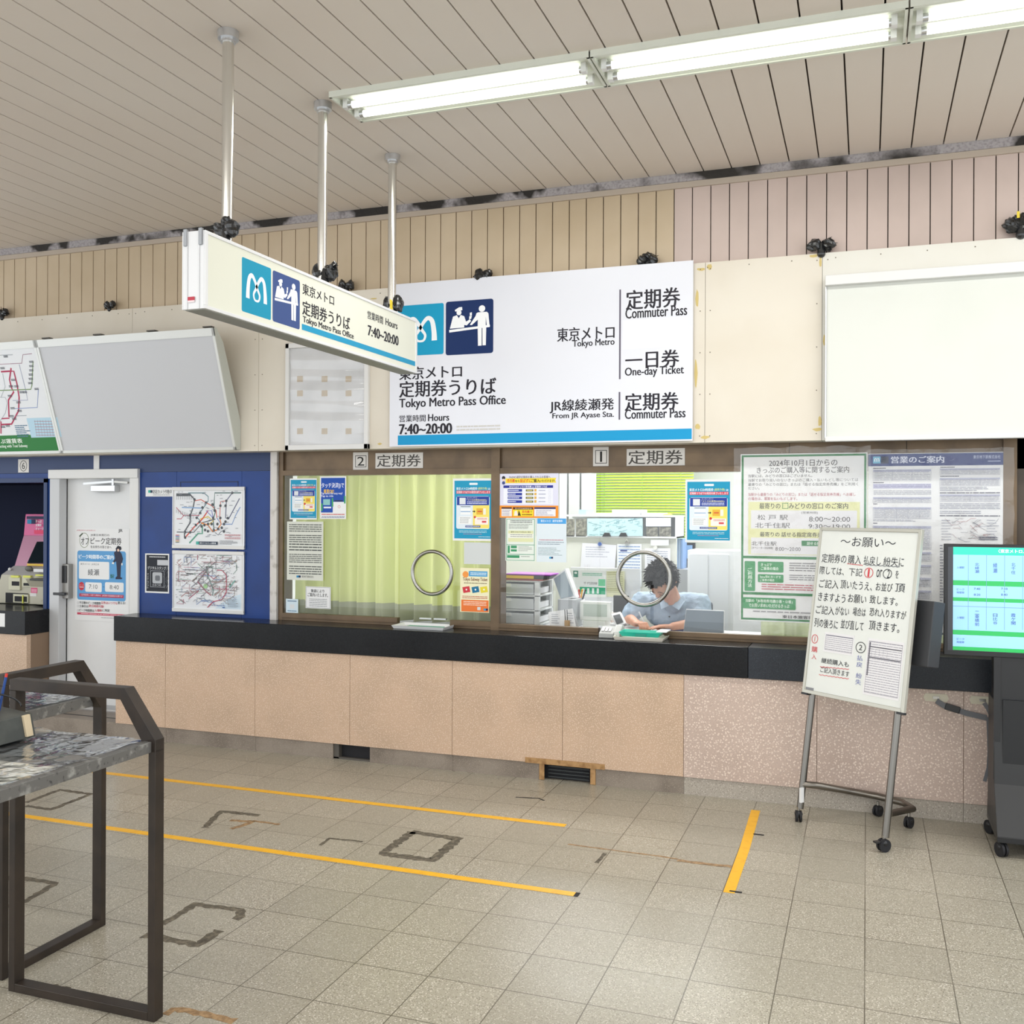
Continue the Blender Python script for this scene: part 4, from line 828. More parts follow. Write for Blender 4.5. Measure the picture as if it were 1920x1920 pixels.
def fb(u0,v0,u1,v1,m,d=.01):
    a=P(u0,(v0+v1)/2,yy); c=P(u1,(v0+v1)/2,yy); zt1=P((u0+u1)/2,v0,yy).z; zb1=P((u0+u1)/2,v1,yy).z; b.box(a.x,min(c.x,XB),yy-d,yy+.01,zb1,zt1,m)
fb(18,1081,39,1106,mat('machine_frame','#c9c7ae',.4)); fb(43,1081,60,1100,mat('machine_frame','#c9c7ae',.4)); fb(23,1079,38,1083,yl,.016); fb(46,1079,60,1083,yl,.016); fb(69,1077,86,1080,yl,.016)
fb(24,1090,38,1098,M_blackm,.012); fb(46,1093,58,1098,M_blackm,.012); fb(11,1112,52,1131,M_blackm,.004); fb(26,1114,54,1130,mat('machine_frame','#c9c7ae',.4),.008); fb(29,1118,52,1128,M_blackm,.010); fb(44,1116,46,1131,yl,.016)
b.obj('slot_panel',t,bevel=.001)
b=MB(); a=P(56,1110,yy-.06); c=XB; z5=P(70,1086,yy-.1).z; z6=P(70,1100,yy-.06).z
b.box(a.x,c,yy-.06,yy,z9+.01,z6,bg_); b.prism([(a.x-.01,yy-.10,z5),(c,yy-.10,z5),(c,yy-.06,z6),(a.x,yy-.06,z6)],(0,.09,0),bg_); b.box(a.x+.04,c-.02,yy-.104,yy-.02,z5-.012,z5+.004,M_black); b.obj('card_unit',t,bevel=.003)
S=WS(yy-.061); S.r(58,1102,70,1112,'#d0507c'); S.r(56,1112,68,1118,'#e0dedc'); S.lines(59,1104,69,1111,3,'#f2d6e0',.4,1,True); S.obj('machine_sticker',t); S=WS(yy-.061); a,b_=S.loc(79,1127); S.line([(a+.007*math.cos(k),b_+.007*math.sin(k)) for k in [i*PI/6 for i in range(9)]],.002,'#8a8876',False); S.obj('machine_emblem',t)
S=WS(YW-.021); S.slab(-6,1150,9,1175,PAPER,.001); S.obj('paper_slip',label='white paper slip taped to the black worktop edge at far left',cat='paper')
# ---------------------------------------------------------------- hanging sign with three rods
XS0,XS1,YS0,YS1,ZS0,ZS1=-2.652,-2.55,3.375,5.40,2.522,2.842
t=thing('hanging_sign','long white pass office sign hanging from the ceiling on three steel rods','sign',(-2.60,4.39,ZS0))
sw=mat('sign_case','#dfe0e2',.35); 
b=MB(); b.box(XS0,XS1,YS0,YS1,ZS0,ZS1,sw)
for z in (ZS0,ZS1-.014):
    b.box(XS1,XS1+.006,YS0,YS1,z,z+.014,sw); b.box(XS0-.006,XS0,YS0,YS1,z,z+.014,sw)
for y in (YS0,YS1-.02):
    b.box(XS1,XS1+.006,y,y+.02,ZS0+.014,ZS1-.014,sw); b.box(XS0-.006,XS0,y,y+.02,ZS0+.014,ZS1-.014,sw)
b.box(XS0+.02,XS0+.024,YS0-.003,YS0,ZS0,ZS1,M_alu); b.box(XS1-.024,XS1-.02,YS0-.003,YS0,ZS0,ZS1,M_alu); b.obj('case',t,bevel=.002)
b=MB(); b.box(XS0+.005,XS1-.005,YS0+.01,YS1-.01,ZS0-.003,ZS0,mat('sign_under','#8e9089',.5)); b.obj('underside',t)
b=MB()
for x in (XS0+.014,XS1-.014):
    b=MB(); b.box(x-.008,x+.008,YS0-.008,YS0+.004,ZS1-.06,ZS1+.008,mat('latch_grey','#8f9296',.35,.6)); b.obj('latch',t)
S=Sheet((XS1+.001,YS0,ZS0),(0,1,0),(0,0,1),(1,0,0))
Lh=YS1-YS0; Hh=ZS1-ZS0
S.q(.02,.014,Lh-.02,Hh-.014,mat('sign_cream','#dfe0d2',.35))
S2=S
yy=lambda u:S.loc(u,560)[0]
def zf(u,v): return PP(u,v,S.p0,S.n).z-ZS0
def rq(u0,u1,vt0,vb0): # rectangle given by its left edge
    return yy(u0),zf(u0,vb0),yy(u1),zf(u0,vt0)
a=rq(453,508,481,583); metro(S,*a,blue='#1292b4')
a=rq(511,562,506,602); clerk(S,*a,navy='#3d5288')
D='#26242c'
def st(u0,u1,vt,vb,txt,bold): a=rq(u0,u1,vt,vb); S.T(*a,txt,D,bold)
st(567,626,530,551,'東京メトロ',.018); st(567,656,562,589,'定期券うりば',.02); st(568,663,592,607,'Tokyo Metro Pass Office',.03)
st(689,718,582,597,'営業時間',.015); st(723,745,596,609,'Hours',.025); st(690,747,609,628,'7:40~20:00',.035)
a0=yy(566); S.q(a0,zf(566,618),Lh-.022,zf(566,607),'#2596bf')
S.obj('printed_face',t)
S=Sheet((XS0,YS0-.004,ZS0),(1,0,0),(0,0,1),(0,-1,0)); S.q(.026,.035,.06,.05,'#b8404e'); S.q(.026,.027,.06,.035,'#e4d6d8'); S.obj('red_sticker',t)
for k,y in enumerate((3.614,4.407,5.191)):
    b=MB(); b.cyl((-2.61,y,ZS1-.005),(-2.61,y,ZC),.0245,mat('rod_steel','#d2cfc8',.22,.9),20); r=b.obj('rod',t)
    f=MB(); f.cyl((-2.61,y,ZC-.035),(-2.61,y,ZC),.045,M_alu,20); f.cyl((-2.61,y,ZC-.05),(-2.61,y,ZC-.035),.032,M_alu,20); f.obj('flange',r)
# ---------------------------------------------------------------- fluorescent lamps
tube_m=mat('lamp_tube','#fbfff2',.4,emit=2.6)
refl=mat('lamp_reflector','#d2d5ca',.35)
x0=-2.512; n=0
for i in range(5):
    xa=x0+1.335*i; xb=xa+1.328; ya,yb_=4.30,4.63; nm=['lamp at the far left end of the ceiling row','middle lamp of the ceiling row, between two others','lamp at the right end of the ceiling row in view'][i] if i<3 else 'lamp of the ceiling row beyond the frame, '+('nearer' if i==3 else 'farther')
    t=thing('fluorescent_lamp',('white twin tube fluorescent '+nm)[:200],'ceiling light',((xa+xb)/2,4.465,ZC-.03))
    b=MB(); z=ZC-.03
    b.box(xa,xb,ya-.004,ya+.012,z,ZC,refl); b.box(xa,xb,yb_-.012,yb_+.004,z,ZC,refl); b.box(xa,xa+.012,ya,yb_,z,ZC,refl); b.box(xb-.012,xb,ya,yb_,z,ZC,refl)
    b.prism([(xa+.01,ya+.01,z+.004),(xa+.01,4.40,ZC-.002),(xa+.01,ya+.01,ZC-.002)],(xb-xa-.02,0,0),refl)
    b.prism([(xa+.01,yb_-.01,z+.004),(xa+.01,4.53,ZC-.002),(xa+.01,yb_-.01,ZC-.002)],(xb-xa-.02,0,0),refl)
    b.prism([(xa+.01,4.43,ZC-.002),(xa+.01,4.455,ZC-.025),(xa+.01,4.475,ZC-.025),(xa+.01,4.50,ZC-.002)],(xb-xa-.02,0,0),refl)
    b.box(xa,xb,ya,yb_,ZC-.004,ZC-.0005,refl)
    b.obj('housing',t)
    for y in (4.405,4.525):
        b=MB(); b.cyl((xa+.07,y,z-.002),(xb-.07,y,z-.002),.0165,tube_m,14); tb=b.obj('tube',t)
        for xx,s in ((xa+.045,1),(xb-.045,-1)):
            b=MB(); b.box(xx-.018,xx+.006,y-.018,y+.018,z-.02,ZC-.004,M_white); b.cyl((xx,y,z-.002),(xx+s*.028,y,z-.002),.0175,M_alu,14); b.obj('socket',tb)
# ---------------------------------------------------------------- black plastic bags tied over fittings
bagm=mat('bag_plastic','#1b1c1e',.22,coat=.3,noise_=(26,'#44474a',.58,.72))
def bag(u,v,y,w,h,lobes,lab,seed,leaf=False):
    rn=random.Random(seed); c=P(u,v,y); b=MB()
    for k in range(lobes):
        a=PI*(.15+.7*k/(max(lobes-1,1))) if lobes>1 else PI/2
        o=Vector((math.cos(a)*w*.28,rn.uniform(-.3,.3)*w*.2,(math.sin(a)-.5)*h*.35))
        s=len(b.v); b.ball(c+o,1,bagm,(w*.27,w*.22,h*.36),9)
        for i in range(s,len(b.v)):
            q=b.v[i]; d=(q-(c+o)); b.v[i]=c+o+d*(1+.42*noise.noise(q*34+Vector((seed*3,0,k)))+.25*noise.noise(q*90))
    for k in range(3):
        a=rn.uniform(0,2*PI); e=c+Vector((math.cos(a)*w*.62,-.01,math.sin(a)*h*.5)); m=c+Vector((math.cos(a+.35)*w*.3,0,math.sin(a+.35)*h*.3)); m2=c+Vector((math.cos(a-.35)*w*.3,-.02,math.sin(a-.35)*h*.3))
        b.prism([c,m,e,m2],(0,.006,0),bagm)
    b.cap(c-Vector((0,0,h*.5)),w*.16,c,w*.12,bagm)
    for f in range(len(b.sm)): b.sm[f]=False
    o=b.obj('plastic_bag',label=lab,cat='bag',group='black plastic bags tied over fittings'); return o
bag(424,428,3.60,.125,.10,3,'black plastic bag tied round the nearest rod on the hanging sign',1)
bag(609,508,4.40,.14,.12,2,'black plastic bag tied round the middle rod of the hanging sign',2)
b_=bag(738,570,5.19,.12,.13,2,'black plastic bag with a yellow tag at the far rod of the hanging sign',3)
g=MB(); c=P(733,570,5.14); g.prism([c+Vector((-.008,0,.03)),c+Vector((.008,0,.02)),c+Vector((.01,0,-.05)),c+Vector((-.006,0,-.05))],(0,.004,0),mat('tag_yellow','#dfc52a',.4)); g.obj('yellow_tag',b_)
bag(650,535,YP-.0,.11,.09,2,'black bag on the panel ledge just right of the middle rod',4)
bag(205,571,YP+.0,.10,.075,2,'small black bag on the panel ledge left of the hanging sign',5)
bag(4,586,YP+.0,.11,.09,2,'black bag on the panel ledge at the far left corner',6)
bag(906,515,YP+.0,.12,.10,2,'round black bag on the ledge above the big wall sign icons',7)
bag(1214,488,YP+.0,.135,.09,3,'black bag on the ledge above the right end of the big wall sign',8)
bag(1540,459,YP+.0,.15,.105,2,'bow shaped black bag on the ledge left above the blank sign board',9)
b_=bag(1914,421,YP+.0,.17,.11,3,'black bag with a yellow tag on the ledge at the right edge',10)
c=P(1909,403,YP-.05); g=MB(); g.box(c.x-.006,c.x+.008,c.y,c.y+.004,c.z-.015,c.z+.02,mat('tag_yellow','#dfc52a',.4)); g.obj('yellow_tag',b_)
# ---------------------------------------------------------------- vents in the baseboard
wd=mat('old_tape_wood','#b08a5c',.6,noise_=(30,'#8c673d',.45,.7))
b=MB(); b.box(v1a,v1b,YW+.06,YW+.10,.002,.1,M_blackm); b.box(v1a,v1a+.04,YW+.02,YW+.06,.002,.1,mat('vent_grey','#56524c',.7)); b.box(v1a,v1b,YW+.02,YW+.05,0,.012,mat('vent_grey','#56524c',.7))
b.obj('floor_vent',label='dark rectangular vent opening low in the counter base, left of centre',cat='vent')
t=thing('floor_vent','dark slatted vent in the counter base framed with brown tape','vent',((v2a+v2b)/2,YW+.03,0))
b=MB(); b.box(v2a+.002,v2b-.002,YW+.06,YW+.10,.002,.1,M_blackm)
for k in range(4): b.box(v2a+.05,v2b-.05,YW+.045,YW+.06,.012+k*.022,.02+k*.022,mat('vent_slat','#33383a',.5))
b.obj('grille',t)
b=MB(); x0,x1=P(985,1420,YW).x,P(1134,1440,YW).x
b.box(x0,x1,YW-.004,YW-.0005,.103,.137,wd); b.obj('tape_strip',t)
for xx in (v2a-.0,v2b-.035):
    b=MB(); b.box(xx+.002,xx+.035,YW+.005,YW+.012,.002,.103,wd); b.obj('tape_strip',t)
# ---------------------------------------------------------------- tapes on the floor
yt=mat('tape_yellow','#f0b41c',.4,noise_=(18,'#e2a112',.5,.8))
def tape(pts,w,m,lab,name='floor_tape',cat='tape',h=.0015,rag=0,sd=1,grp=None):
    rn=random.Random(sd); pts=[Vector((p[0],p[1],0)) for p in pts]; out=[]
    if rag:
        q=[]
        for i in range(len(pts)-1):
            n=max(1,int((pts[i+1]-pts[i]).length/.02))
            for k in range(n): q.append(pts[i].lerp(pts[i+1],k/n))
        q.append(pts[-1]); pts=q
    A=[];B=[]
    for i,p in enumerate(pts):
        d=(pts[min(i+1,len(pts)-1)]-pts[max(i-1,0)]).normalized(); nn=Vector((-d.y,d.x,0))
        A.append(p+nn*w/2*(1+rag*rn.uniform(-1,1))); B.append(p-nn*w/2*(1+rag*rn.uniform(-1,1)))
    b=MB(); vs=[]
    for z in (.0002,h):
        vs+=[Vector((p.x,p.y,z)) for p in A+B]
    N=len(pts); fs=[]
    for i in range(N-1): fs+=[(2*N+i,3*N+i,3*N+i+1,2*N+i+1),(i,i+1,2*N+i+1,2*N+i),(N+i+1,N+i,3*N+i,3*N+i+1)]
    fs+=[(0,2*N,3*N,N),(N-1,2*N-1,4*N-1,3*N-1)]
    b.add(vs,fs,m); return b.obj(name,label=lab,cat=cat,group=grp)
tape([(-6.2,5.11),(-1.525,5.135)],.045,yt,'long yellow floor tape nearer the counter')
o=tape([(-6.2,4.255),(-1.212,4.228)],.045,yt,'long yellow floor tape nearer the camera, with a black end')
e=MB(); e.box(-1.212,-1.192,4.205,4.250,.0003,.0018,M_blackm); e.obj('black_end',o)
o=tape([(-.588,5.775),(-.573,5.10),(-.572,4.485)],.05,yt,'short yellow floor tape running toward the counter near the whiteboard')
for (u,v) in ((1416,1564),(1372,1671)):
    c=PZ(u,v,.001); e=MB(); e.box(c.x-.01,c.x+.045,c.y-.008,c.y+.008,.0003,.0016,M_blackm); e.obj('black_scrap',o)
res=mat('tape_residue','#575044',.8,noise_=[(45,'#7a7161',.45,.65),(12,'#3f382e',.55,.75)])
resb=mat('tape_brown','#a98a64',.6,noise_=(40,'#826647',.4,.6))
def fp(*a): return [PZ(u,v,0)[:2] for u,v in a]
def mark(pts,w,m,lab,sd): tape(fp(*pts),w,m,lab,'tape_mark','tape mark',.001,.35,sd)
mark([(773,1560),(716,1601),(811,1613),(859,1573),(771,1560)],.05,res,'dark square tape outline in the middle of the floor',1)
mark([(384,1552),(414,1521),(486,1529)],.034,res,'grey corner tape outline left of centre between the yellow tapes',2)
mark([(432,1538),(473,1541),(458,1547),(433,1554)],.03,resb,'brown zigzag tape scrap inside the grey corner outline',3)
mark([(473,1539),(524,1546)],.022,resb,'short brown tape scrap right of the zigzag scrap',4)
mark([(600,1585),(618,1572),(680,1578)],.016,res,'faint grey corner outline left of the dark square',5)
mark([(48,1505),(112,1481),(170,1489),(96,1518),(48,1511)],.032,res,'dark square outline seen under the writing desk',6)
mark([(305,1733),(365,1696),(450,1706),(452,1718),(440,1724)],.038,res,'dark broken corner outline in the lower left floor',7)
mark([(270,1753),(370,1771),(412,1745)],.044,res,'dark L shaped tape residue below the broken corner outline',8)
mark([(0,1660),(20,1643),(104,1656),(48,1690),(0,1703)],.035,res,'dark square outline behind the left desk post',9)
mark([(310,1903),(325,1893),(350,1895),(440,1915)],.03,resb,'brown worn tape beside the foot of the desk post',10)
mark([(1065,1583),(1140,1593),(1240,1606),(1270,1611)],.014,resb,'thin brown tape line between dark square and short yellow tape',11)
mark([(1270,1613),(1300,1617),(1372,1625)],.03,resb,'brown striped tape strip touching the short yellow tape',12)
mark([(1135,1600),(1118,1618)],.02,res,'small dark scuff left of the short yellow tape',13)
mark([(32,1842),(124,1858)],.05,res,'dark residue strip under the desk frame',14)
mark([(967,1495),(1010,1497),(1020,1501)],.012,M_blackm,'small black smudge on the floor below the taped vent',15)
# ---------------------------------------------------------------- rolling whiteboard
A=Vector((-.346,5.655,0)); B_=Vector((.087,5.30,0)); ex=(B_-A).normalized(); nn=Vector((-ex.y,ex.x,0))
lean=.15; up=(nn*lean+Vector((0,0,1))).normalized(); outn=ex.cross(up).normalized()
t=thing('whiteboard_easel','rolling whiteboard easel with handwritten black notes beside the display stand','whiteboard',((A+B_)/2))
for p0,lab in ((A,None),(B_,None)):
    b=MB(); q0=p0+Vector((0,0,.07)); b.tube([q0+nn*.012,q0+nn*.012+up*1.50],.0185,mat('post_steel','#7d7a75',.28,1),16); b.obj('post',t)
p0=(A+B_)/2+nn*.062+Vector((0,0,.70))
c1=PP(1507,1297,p0,outn); c2=PP(1692,1329,p0,outn); c3=PP(1540,992,p0,outn); c4=PP(1726,996,p0,outn)
aa0=min((c-p0).dot(ex) for c in (c1,c3)); aa1=max((c-p0).dot(ex) for c in (c2,c4)); aa0=((c1-p0).dot(ex)+(c3-p0).dot(ex))/2; aa1=((c2-p0).dot(ex)+(c4-p0).dot(ex))/2
bb0=((c1-p0).dot(up)+(c2-p0).dot(up))/2; bb1=((c3-p0).dot(up)+(c4-p0).dot(up))/2
print('board',aa0,aa1,bb0,bb1)
O=p0+ex*aa0+up*bb0; Wb=aa1-aa0; Hb=bb1-bb0
S=Sheet(O,ex,up,outn)
S.box_(0,0,Wb,Hb,.012,mat('whiteboard_face','#dfe2dd',.2,noise_=(3,'#d3d6d2',.45,.8)))
S.obj('board',t)
S=Sheet(O,ex,up,outn)
for (a,c,d,e) in ((0,Wb,-.012,.008),(0,Wb,Hb-.008,Hb+.01),(-.008,.008,-.012,Hb+.01),(Wb-.008,Wb+.012,-.012,Hb+.01)): S.box_(a,d,c,e,.022,mat('rim_alu','#b9b7ac',.3,.5),.006)
for (a,c) in ((-.012,.03),(Wb-.03,Wb+.014)): S.box_(a,-.022,c,-.010,.024,M_black,.007)
S.obj('rim',t,bevel=.002)
S=Sheet(O+outn*.0005,ex,up,outn); K='#2c2f36'; RD='#d2474f'
def wt(u0,v0,u1,v1,txt,m=K,bold=-.004):
    q=[S.loc(u,(v0+v1)/2) for u in (u0,u1)]; # handwriting follows the board edge
    a0=q[0][0]; a1=q[1][0]; hh=S.loc((u0+u1)/2,v0)[1]-S.loc((u0+u1)/2,v1)[1]; c=S.loc((u0+u1)/2,(v0+v1)/2)[1]
    S.T(a0,c-hh/2,a1,c+hh/2,txt,m,bold)
wt(1576,1008,1680,1026,'～お願い～')
def wl(u0,v0,u1,txts,hh,m=K):
    for (f0,f1,tx,c) in txts:
        ua=u0+(u1-u0)*f0; ub=u0+(u1-u0)*f1; va=v0+(ua-u0)*.055; vb=v0+(ub-u0)*.055; vm=(va+vb)/2
        wt(ua,vm-hh/2,ub,vm+hh/2,tx,c or m)
def sx(k,u0,u1): return None
wl(1541,1046,1695,[(0,.30,'定期券の',0),(.32,.48,'購入',0),(.51,.72,'払戻し',0),(.75,.93,'紛失',0),(.94,1,'に',0)],17)
wl(1537,1069,1685,[(0,.31,'際しては、',0),(.37,.54,'下記',0),(.58,.66,'1',RD),(.72,.79,'or',0),(.856,.886,'2',0),(.96,1,'を',0)],15)
wl(1536,1094,1702,[(0,.22,'ご記入',0),(.24,.60,'頂いたうえ、',0),(.64,.83,'お並び',0),(.86,.97,'頂',0)],16)
wl(1534,1119,1690,[(0,.33,'きますよう',0),(.36,.58,'お願い',0),(.62,.96,'致します。',0)],16)
wl(1530,1143,1703,[(0,.20,'ご記入',0),(.21,.36,'がない',0),(.40,.54,'場合は',0),(.58,.98,'恐れ入りますが',0)],16)
wl(1527,1168,1692,[(0,.27,'列の後ろに',0),(.30,.56,'並び直して',0),(.62,.97,'頂きます。',0)],17)
def circ(u,v,ru,rv,c): 
    a,b2=S.loc(u,v); ra=abs(S.loc(u+ru,v)[0]-a); rb=abs(S.loc(u,v+rv)[1]-b2); S.line([(a+ra*math.cos(k*PI/12),b2+rb*math.sin(k*PI/12)) for k in range(24)],.0035,c,False,True)
circ(1629,1074,8,9,RD); circ(1664,1076,8,8.5,K); circ(1528,1198,5.5,8,RD); wt(1526.5,1193,1529.5,1203,'1',RD); wt(1522,1212,1533,1223,'購',RD); wt(1522,1227,1531,1236,'入',RD)
circ(1614,1214,9,10,K); wt(1611,1209,1617,1219,'2'); PBL='#7f86b8'
for k,(v,c) in enumerate(((1229,'払'),(1241,'戻'),(1262,'紛'),(1274,'失'))): wt(1607-k,v,1618-k,v+10,c,PBL)
wt(1540,1237,1592,1247,'継続購入も',K,.004); wt(1538,1254,1593,1265,'ご記入頂きます',K,.0)
def wavy(u0,v0,u1,v1,c):
    n=16; S.line([(u0+(u1-u0)*k/n,v0+(v1-v0)*k/n+(.6 if k%2 else -.6)) for k in range(n+1)],.003,c)
wavy(1589,1057,1618,1060,RD); wavy(1622,1059,1687,1063,'#5b5f68'); wavy(1538,1250,1592,1255,RD); wavy(1536,1265,1592,1273,RD)
S.obj('handwriting',t)
def bform(u0,v0,u1,v1,rows,dark):
    S=Sheet(O+outn*.001,ex,up,outn); a0,b0,a1,b1=S.R(u0,v0,u1,v1); S.box_(a0,b0,a1,b1,.0008,'#e6e5e8'); S.lines(u0+3,v0+4,u1-3,v1-4,rows,'#a9a7b2',.3,rows,True)
    S.frame_(a0+.008,b0+.012,a1-.008,b1-.014,.0015,'#7c7a86')
    if dark: 
        S.q(a0+.012,b0+.10,a0+.020,b1-.02,'#6c6a74'); S.q(a0+.02,b1-.045,a1-.012,b1-.04,'#55535e'); S.q(a0+.02,b1-.10,a1-.012,b1-.095,'#55535e')
        for k in range(5): x=a0+.03+k*.024; S.q(x,b1-.09,x+.001,b1-.05,'#8b8898')
    else: S.q(a0+.01,b1-.018,a1-.01,b1-.014,'#5c5a70')
    S.obj('form_sheet',t)
bform(1545,1188,1601,1226,8,False); bform(1622,1200,1691,1309,22,True)
S=Sheet(O+outn*.001,ex,up,outn); S.box_(.012,.006,.068,.022,.004,mat('magnet_grey','#85868a',.4)); S.obj('magnet',t)
# back frame, foot, casters
rear1=Vector((.066,5.911,0)); rear2=Vector((.221,5.75,0))
flat=mat('foot_steel','#7e7870',.3,.9)
b=MB(); pa=A+nn*.03+Vector((0,0,.20)); mid=rear1+Vector((-.16,.0,.125)); pb=B_+nn*.03+Vector((0,0,.20))
b.tube([pa,pa+nn*.05+ex*.06,mid,rear1+Vector((0,0,.11)),(rear1+rear2)/2+Vector((.05,.02,.105)),rear2+Vector((.02,0,.105)),rear2+Vector((-.10,-.12,.10)),pb],.019,flat,8); b.obj('foot_rail',t)
b=MB(); c=A+Vector((0,0,.15)); b.obox(c-outn*0+ex*.022,ex*.006,nn*.012,(0,0,.04),PAPER); b.obj('white_bracket',t)
b=MB(); b.tube([A+nn*.012+up*.86,B_+nn*.012+up*.86],.013,M_steel,10); b.obj('cross_bar',t)
def caster(c,r,par,ang=0,brake=False):
    b=MB(); a=Vector((math.cos(ang),math.sin(ang),0)); p=Vector((c.x,c.y,r)); b.cyl(p-a*.016,p-a*.004,r,M_blackm,18); b.cyl(p+a*.004,p+a*.016,r,M_blackm,18); b.ball(p+Vector((0,0,.012)),.022,M_black,(1,1,.9),8); b.cyl(p+Vector((0,0,.02)),p+Vector((0,0,.05)),.008,M_steel,10)
    if brake: q=a.cross(Vector((0,0,1))); b.obox(p+q*(r+.008)+Vector((0,0,.02)),q*.014,a*.012,(0,0,.004),M_black)
    return b.obj('caster',par)
caster(A,.030,t,.2); caster(B_,.033,t,-.9,True); caster(rear1,.030,t,-.6); caster(rear2,.030,t,-.5)
b=MB(); zb0=P(1705,1232,5.45).z
O2=O+up*(.225)-outn*.105
# dark shallow box carried behind the board
b.obox(O2+ex*(Wb/2+.02)+up*.17,ex*(Wb/2+.055),outn*.045,up*.165,mat('box_charcoal','#303134',.5)); b.obj('rear_box',t,bevel=.004)
# ---------------------------------------------------------------- display on a rolling stand
Yd=5.55
xs0=P(1770,1100,Yd).x; zs1=P(1800,1020,Yd).z; zs0=P(1800,1229,Yd).z
t=thing('display_stand','black floor standing display with a green and blue timetable screen','display',(xs0+.55,5.62,0))
x9=xs0+1.0
b=MB(); b.box(xs0,x9,Yd,Yd+.05,zs0,zs1,M_black); b.obj('monitor',t,bevel=.003)
S=Sheet((0,Yd-.001,0)); a0,b0,a1,b1=S.R(1777,1025,1787,1219)
em=lambda n,c,e:mat('screen_'+n,c,.12,emit=e,spec=.6)
S.q(a0,b0,x9-.03,b1,mat('screen_off','#3a3d44',.12)); L0=S.loc(1787,1100)[0]; x8=x9-.03
E1=em('teal','#1fc8a8',.4); E2=em('sky','#8fc4f2',.4); E3=em('green','#17a850',.4); E4=em('line','#6a90c4',.3); E5=em('ink','#16358c',.05)
def row(v0,v1,m): b0=S.loc(1800,v1)[1]; b1=S.loc(1800,v0)[1]; S.q(L0,b0,x8,b1,m)
row(1025.5,1040,E1); row(1040,1218,E2)
for v0,v1 in ((1088,1097.5),(1120,1127),(1181,1190),(1212,1219)): row(v0,v1,E3)
for u in (1815,1849,1883,1917): x=S.loc(u,1130)[0]; S.q(x,S.loc(u,1181)[1],x+.002,S.loc(u,1040)[1],E4)
row(1136,1137,E4)
WH=em('white','#e8f4f4',.5); S.t(1872,1030,1926,1037,'〈東京メトロ／',WH,.02)
S.vt(1828,1055,1836,1075,'北綾瀬',E5); S.vt(1862,1055,1870,1075,'綾瀬',E5); S.vt(1896,1055,1904,1077,'北千住',E5)
S.t(1794,1062,1808,1066,'入場駅',E5); S.t(1794,1103,1808,1107,'ピーク',E5); S.t(1794,1109,1808,1113,'時間帯',E5); S.t(1877,1102,1889,1106,'7:10',E5); S.t(1877,1113,1889,1117,'8:40',E5); S.t(1882,1107.5,1884,1111,'～',E5)
S.t(1826,1102,1838,1106,'7:40',E5); S.t(1826,1113,1838,1117,'8:20',E5)
S.vt(1828,1145,1836,1174,'二重橋前',E5); S.vt(1862,1150,1870,1171,'日比谷',E5); S.vt(1896,1150,1904,1172,'霞ヶ関',E5); S.t(1794,1156,1808,1160,'入場駅',E5); S.t(1794,1196,1808,1200,'ピーク',E5); S.t(1794,1202,1808,1206,'時間帯',E5)
S.obj('screen',t)
cx0=P(1858,1300,5.78).x; cx1=cx0+.62
b=MB(); dk=mat('stand_charcoal','#1c1d20',.4)
b.box(cx0,cx1,5.56,5.76,.72,zs0+.002,dk); b.obj('upright',t,bevel=.002)
b=MB(); b.prism([(cx0-.01,5.56,.75),(cx0-.01,5.80,.75),(cx0-.01,5.80,.33),(cx0-.01,5.84,.10),(cx0-.01,5.40,.10),(cx0-.01,5.54,.33)],(cx1-cx0,0,0),mat('stand_side','#2a2b2d',.45)); b.obj('cabinet',t,bevel=.003)
b=MB(); b.box(cx0+.03,cx1,5.545,5.56,.33,.755,mat('stand_panel','#14161a',.5)); b.box(cx0-.012,cx0+.02,5.55,5.56,.35,zs0,dk); b.obj('front_panel',t)
b=MB(); b.box(cx0-.01,cx1,5.40,5.84,.075,.105,M_black); b.obj('base_plate',t,bevel=.003)
for c in (Vector((.635,5.43,0)),Vector((.625,5.80,0)),Vector((1.15,5.43,0)),Vector((1.15,5.80,0))): caster(c,.036,t,.5)
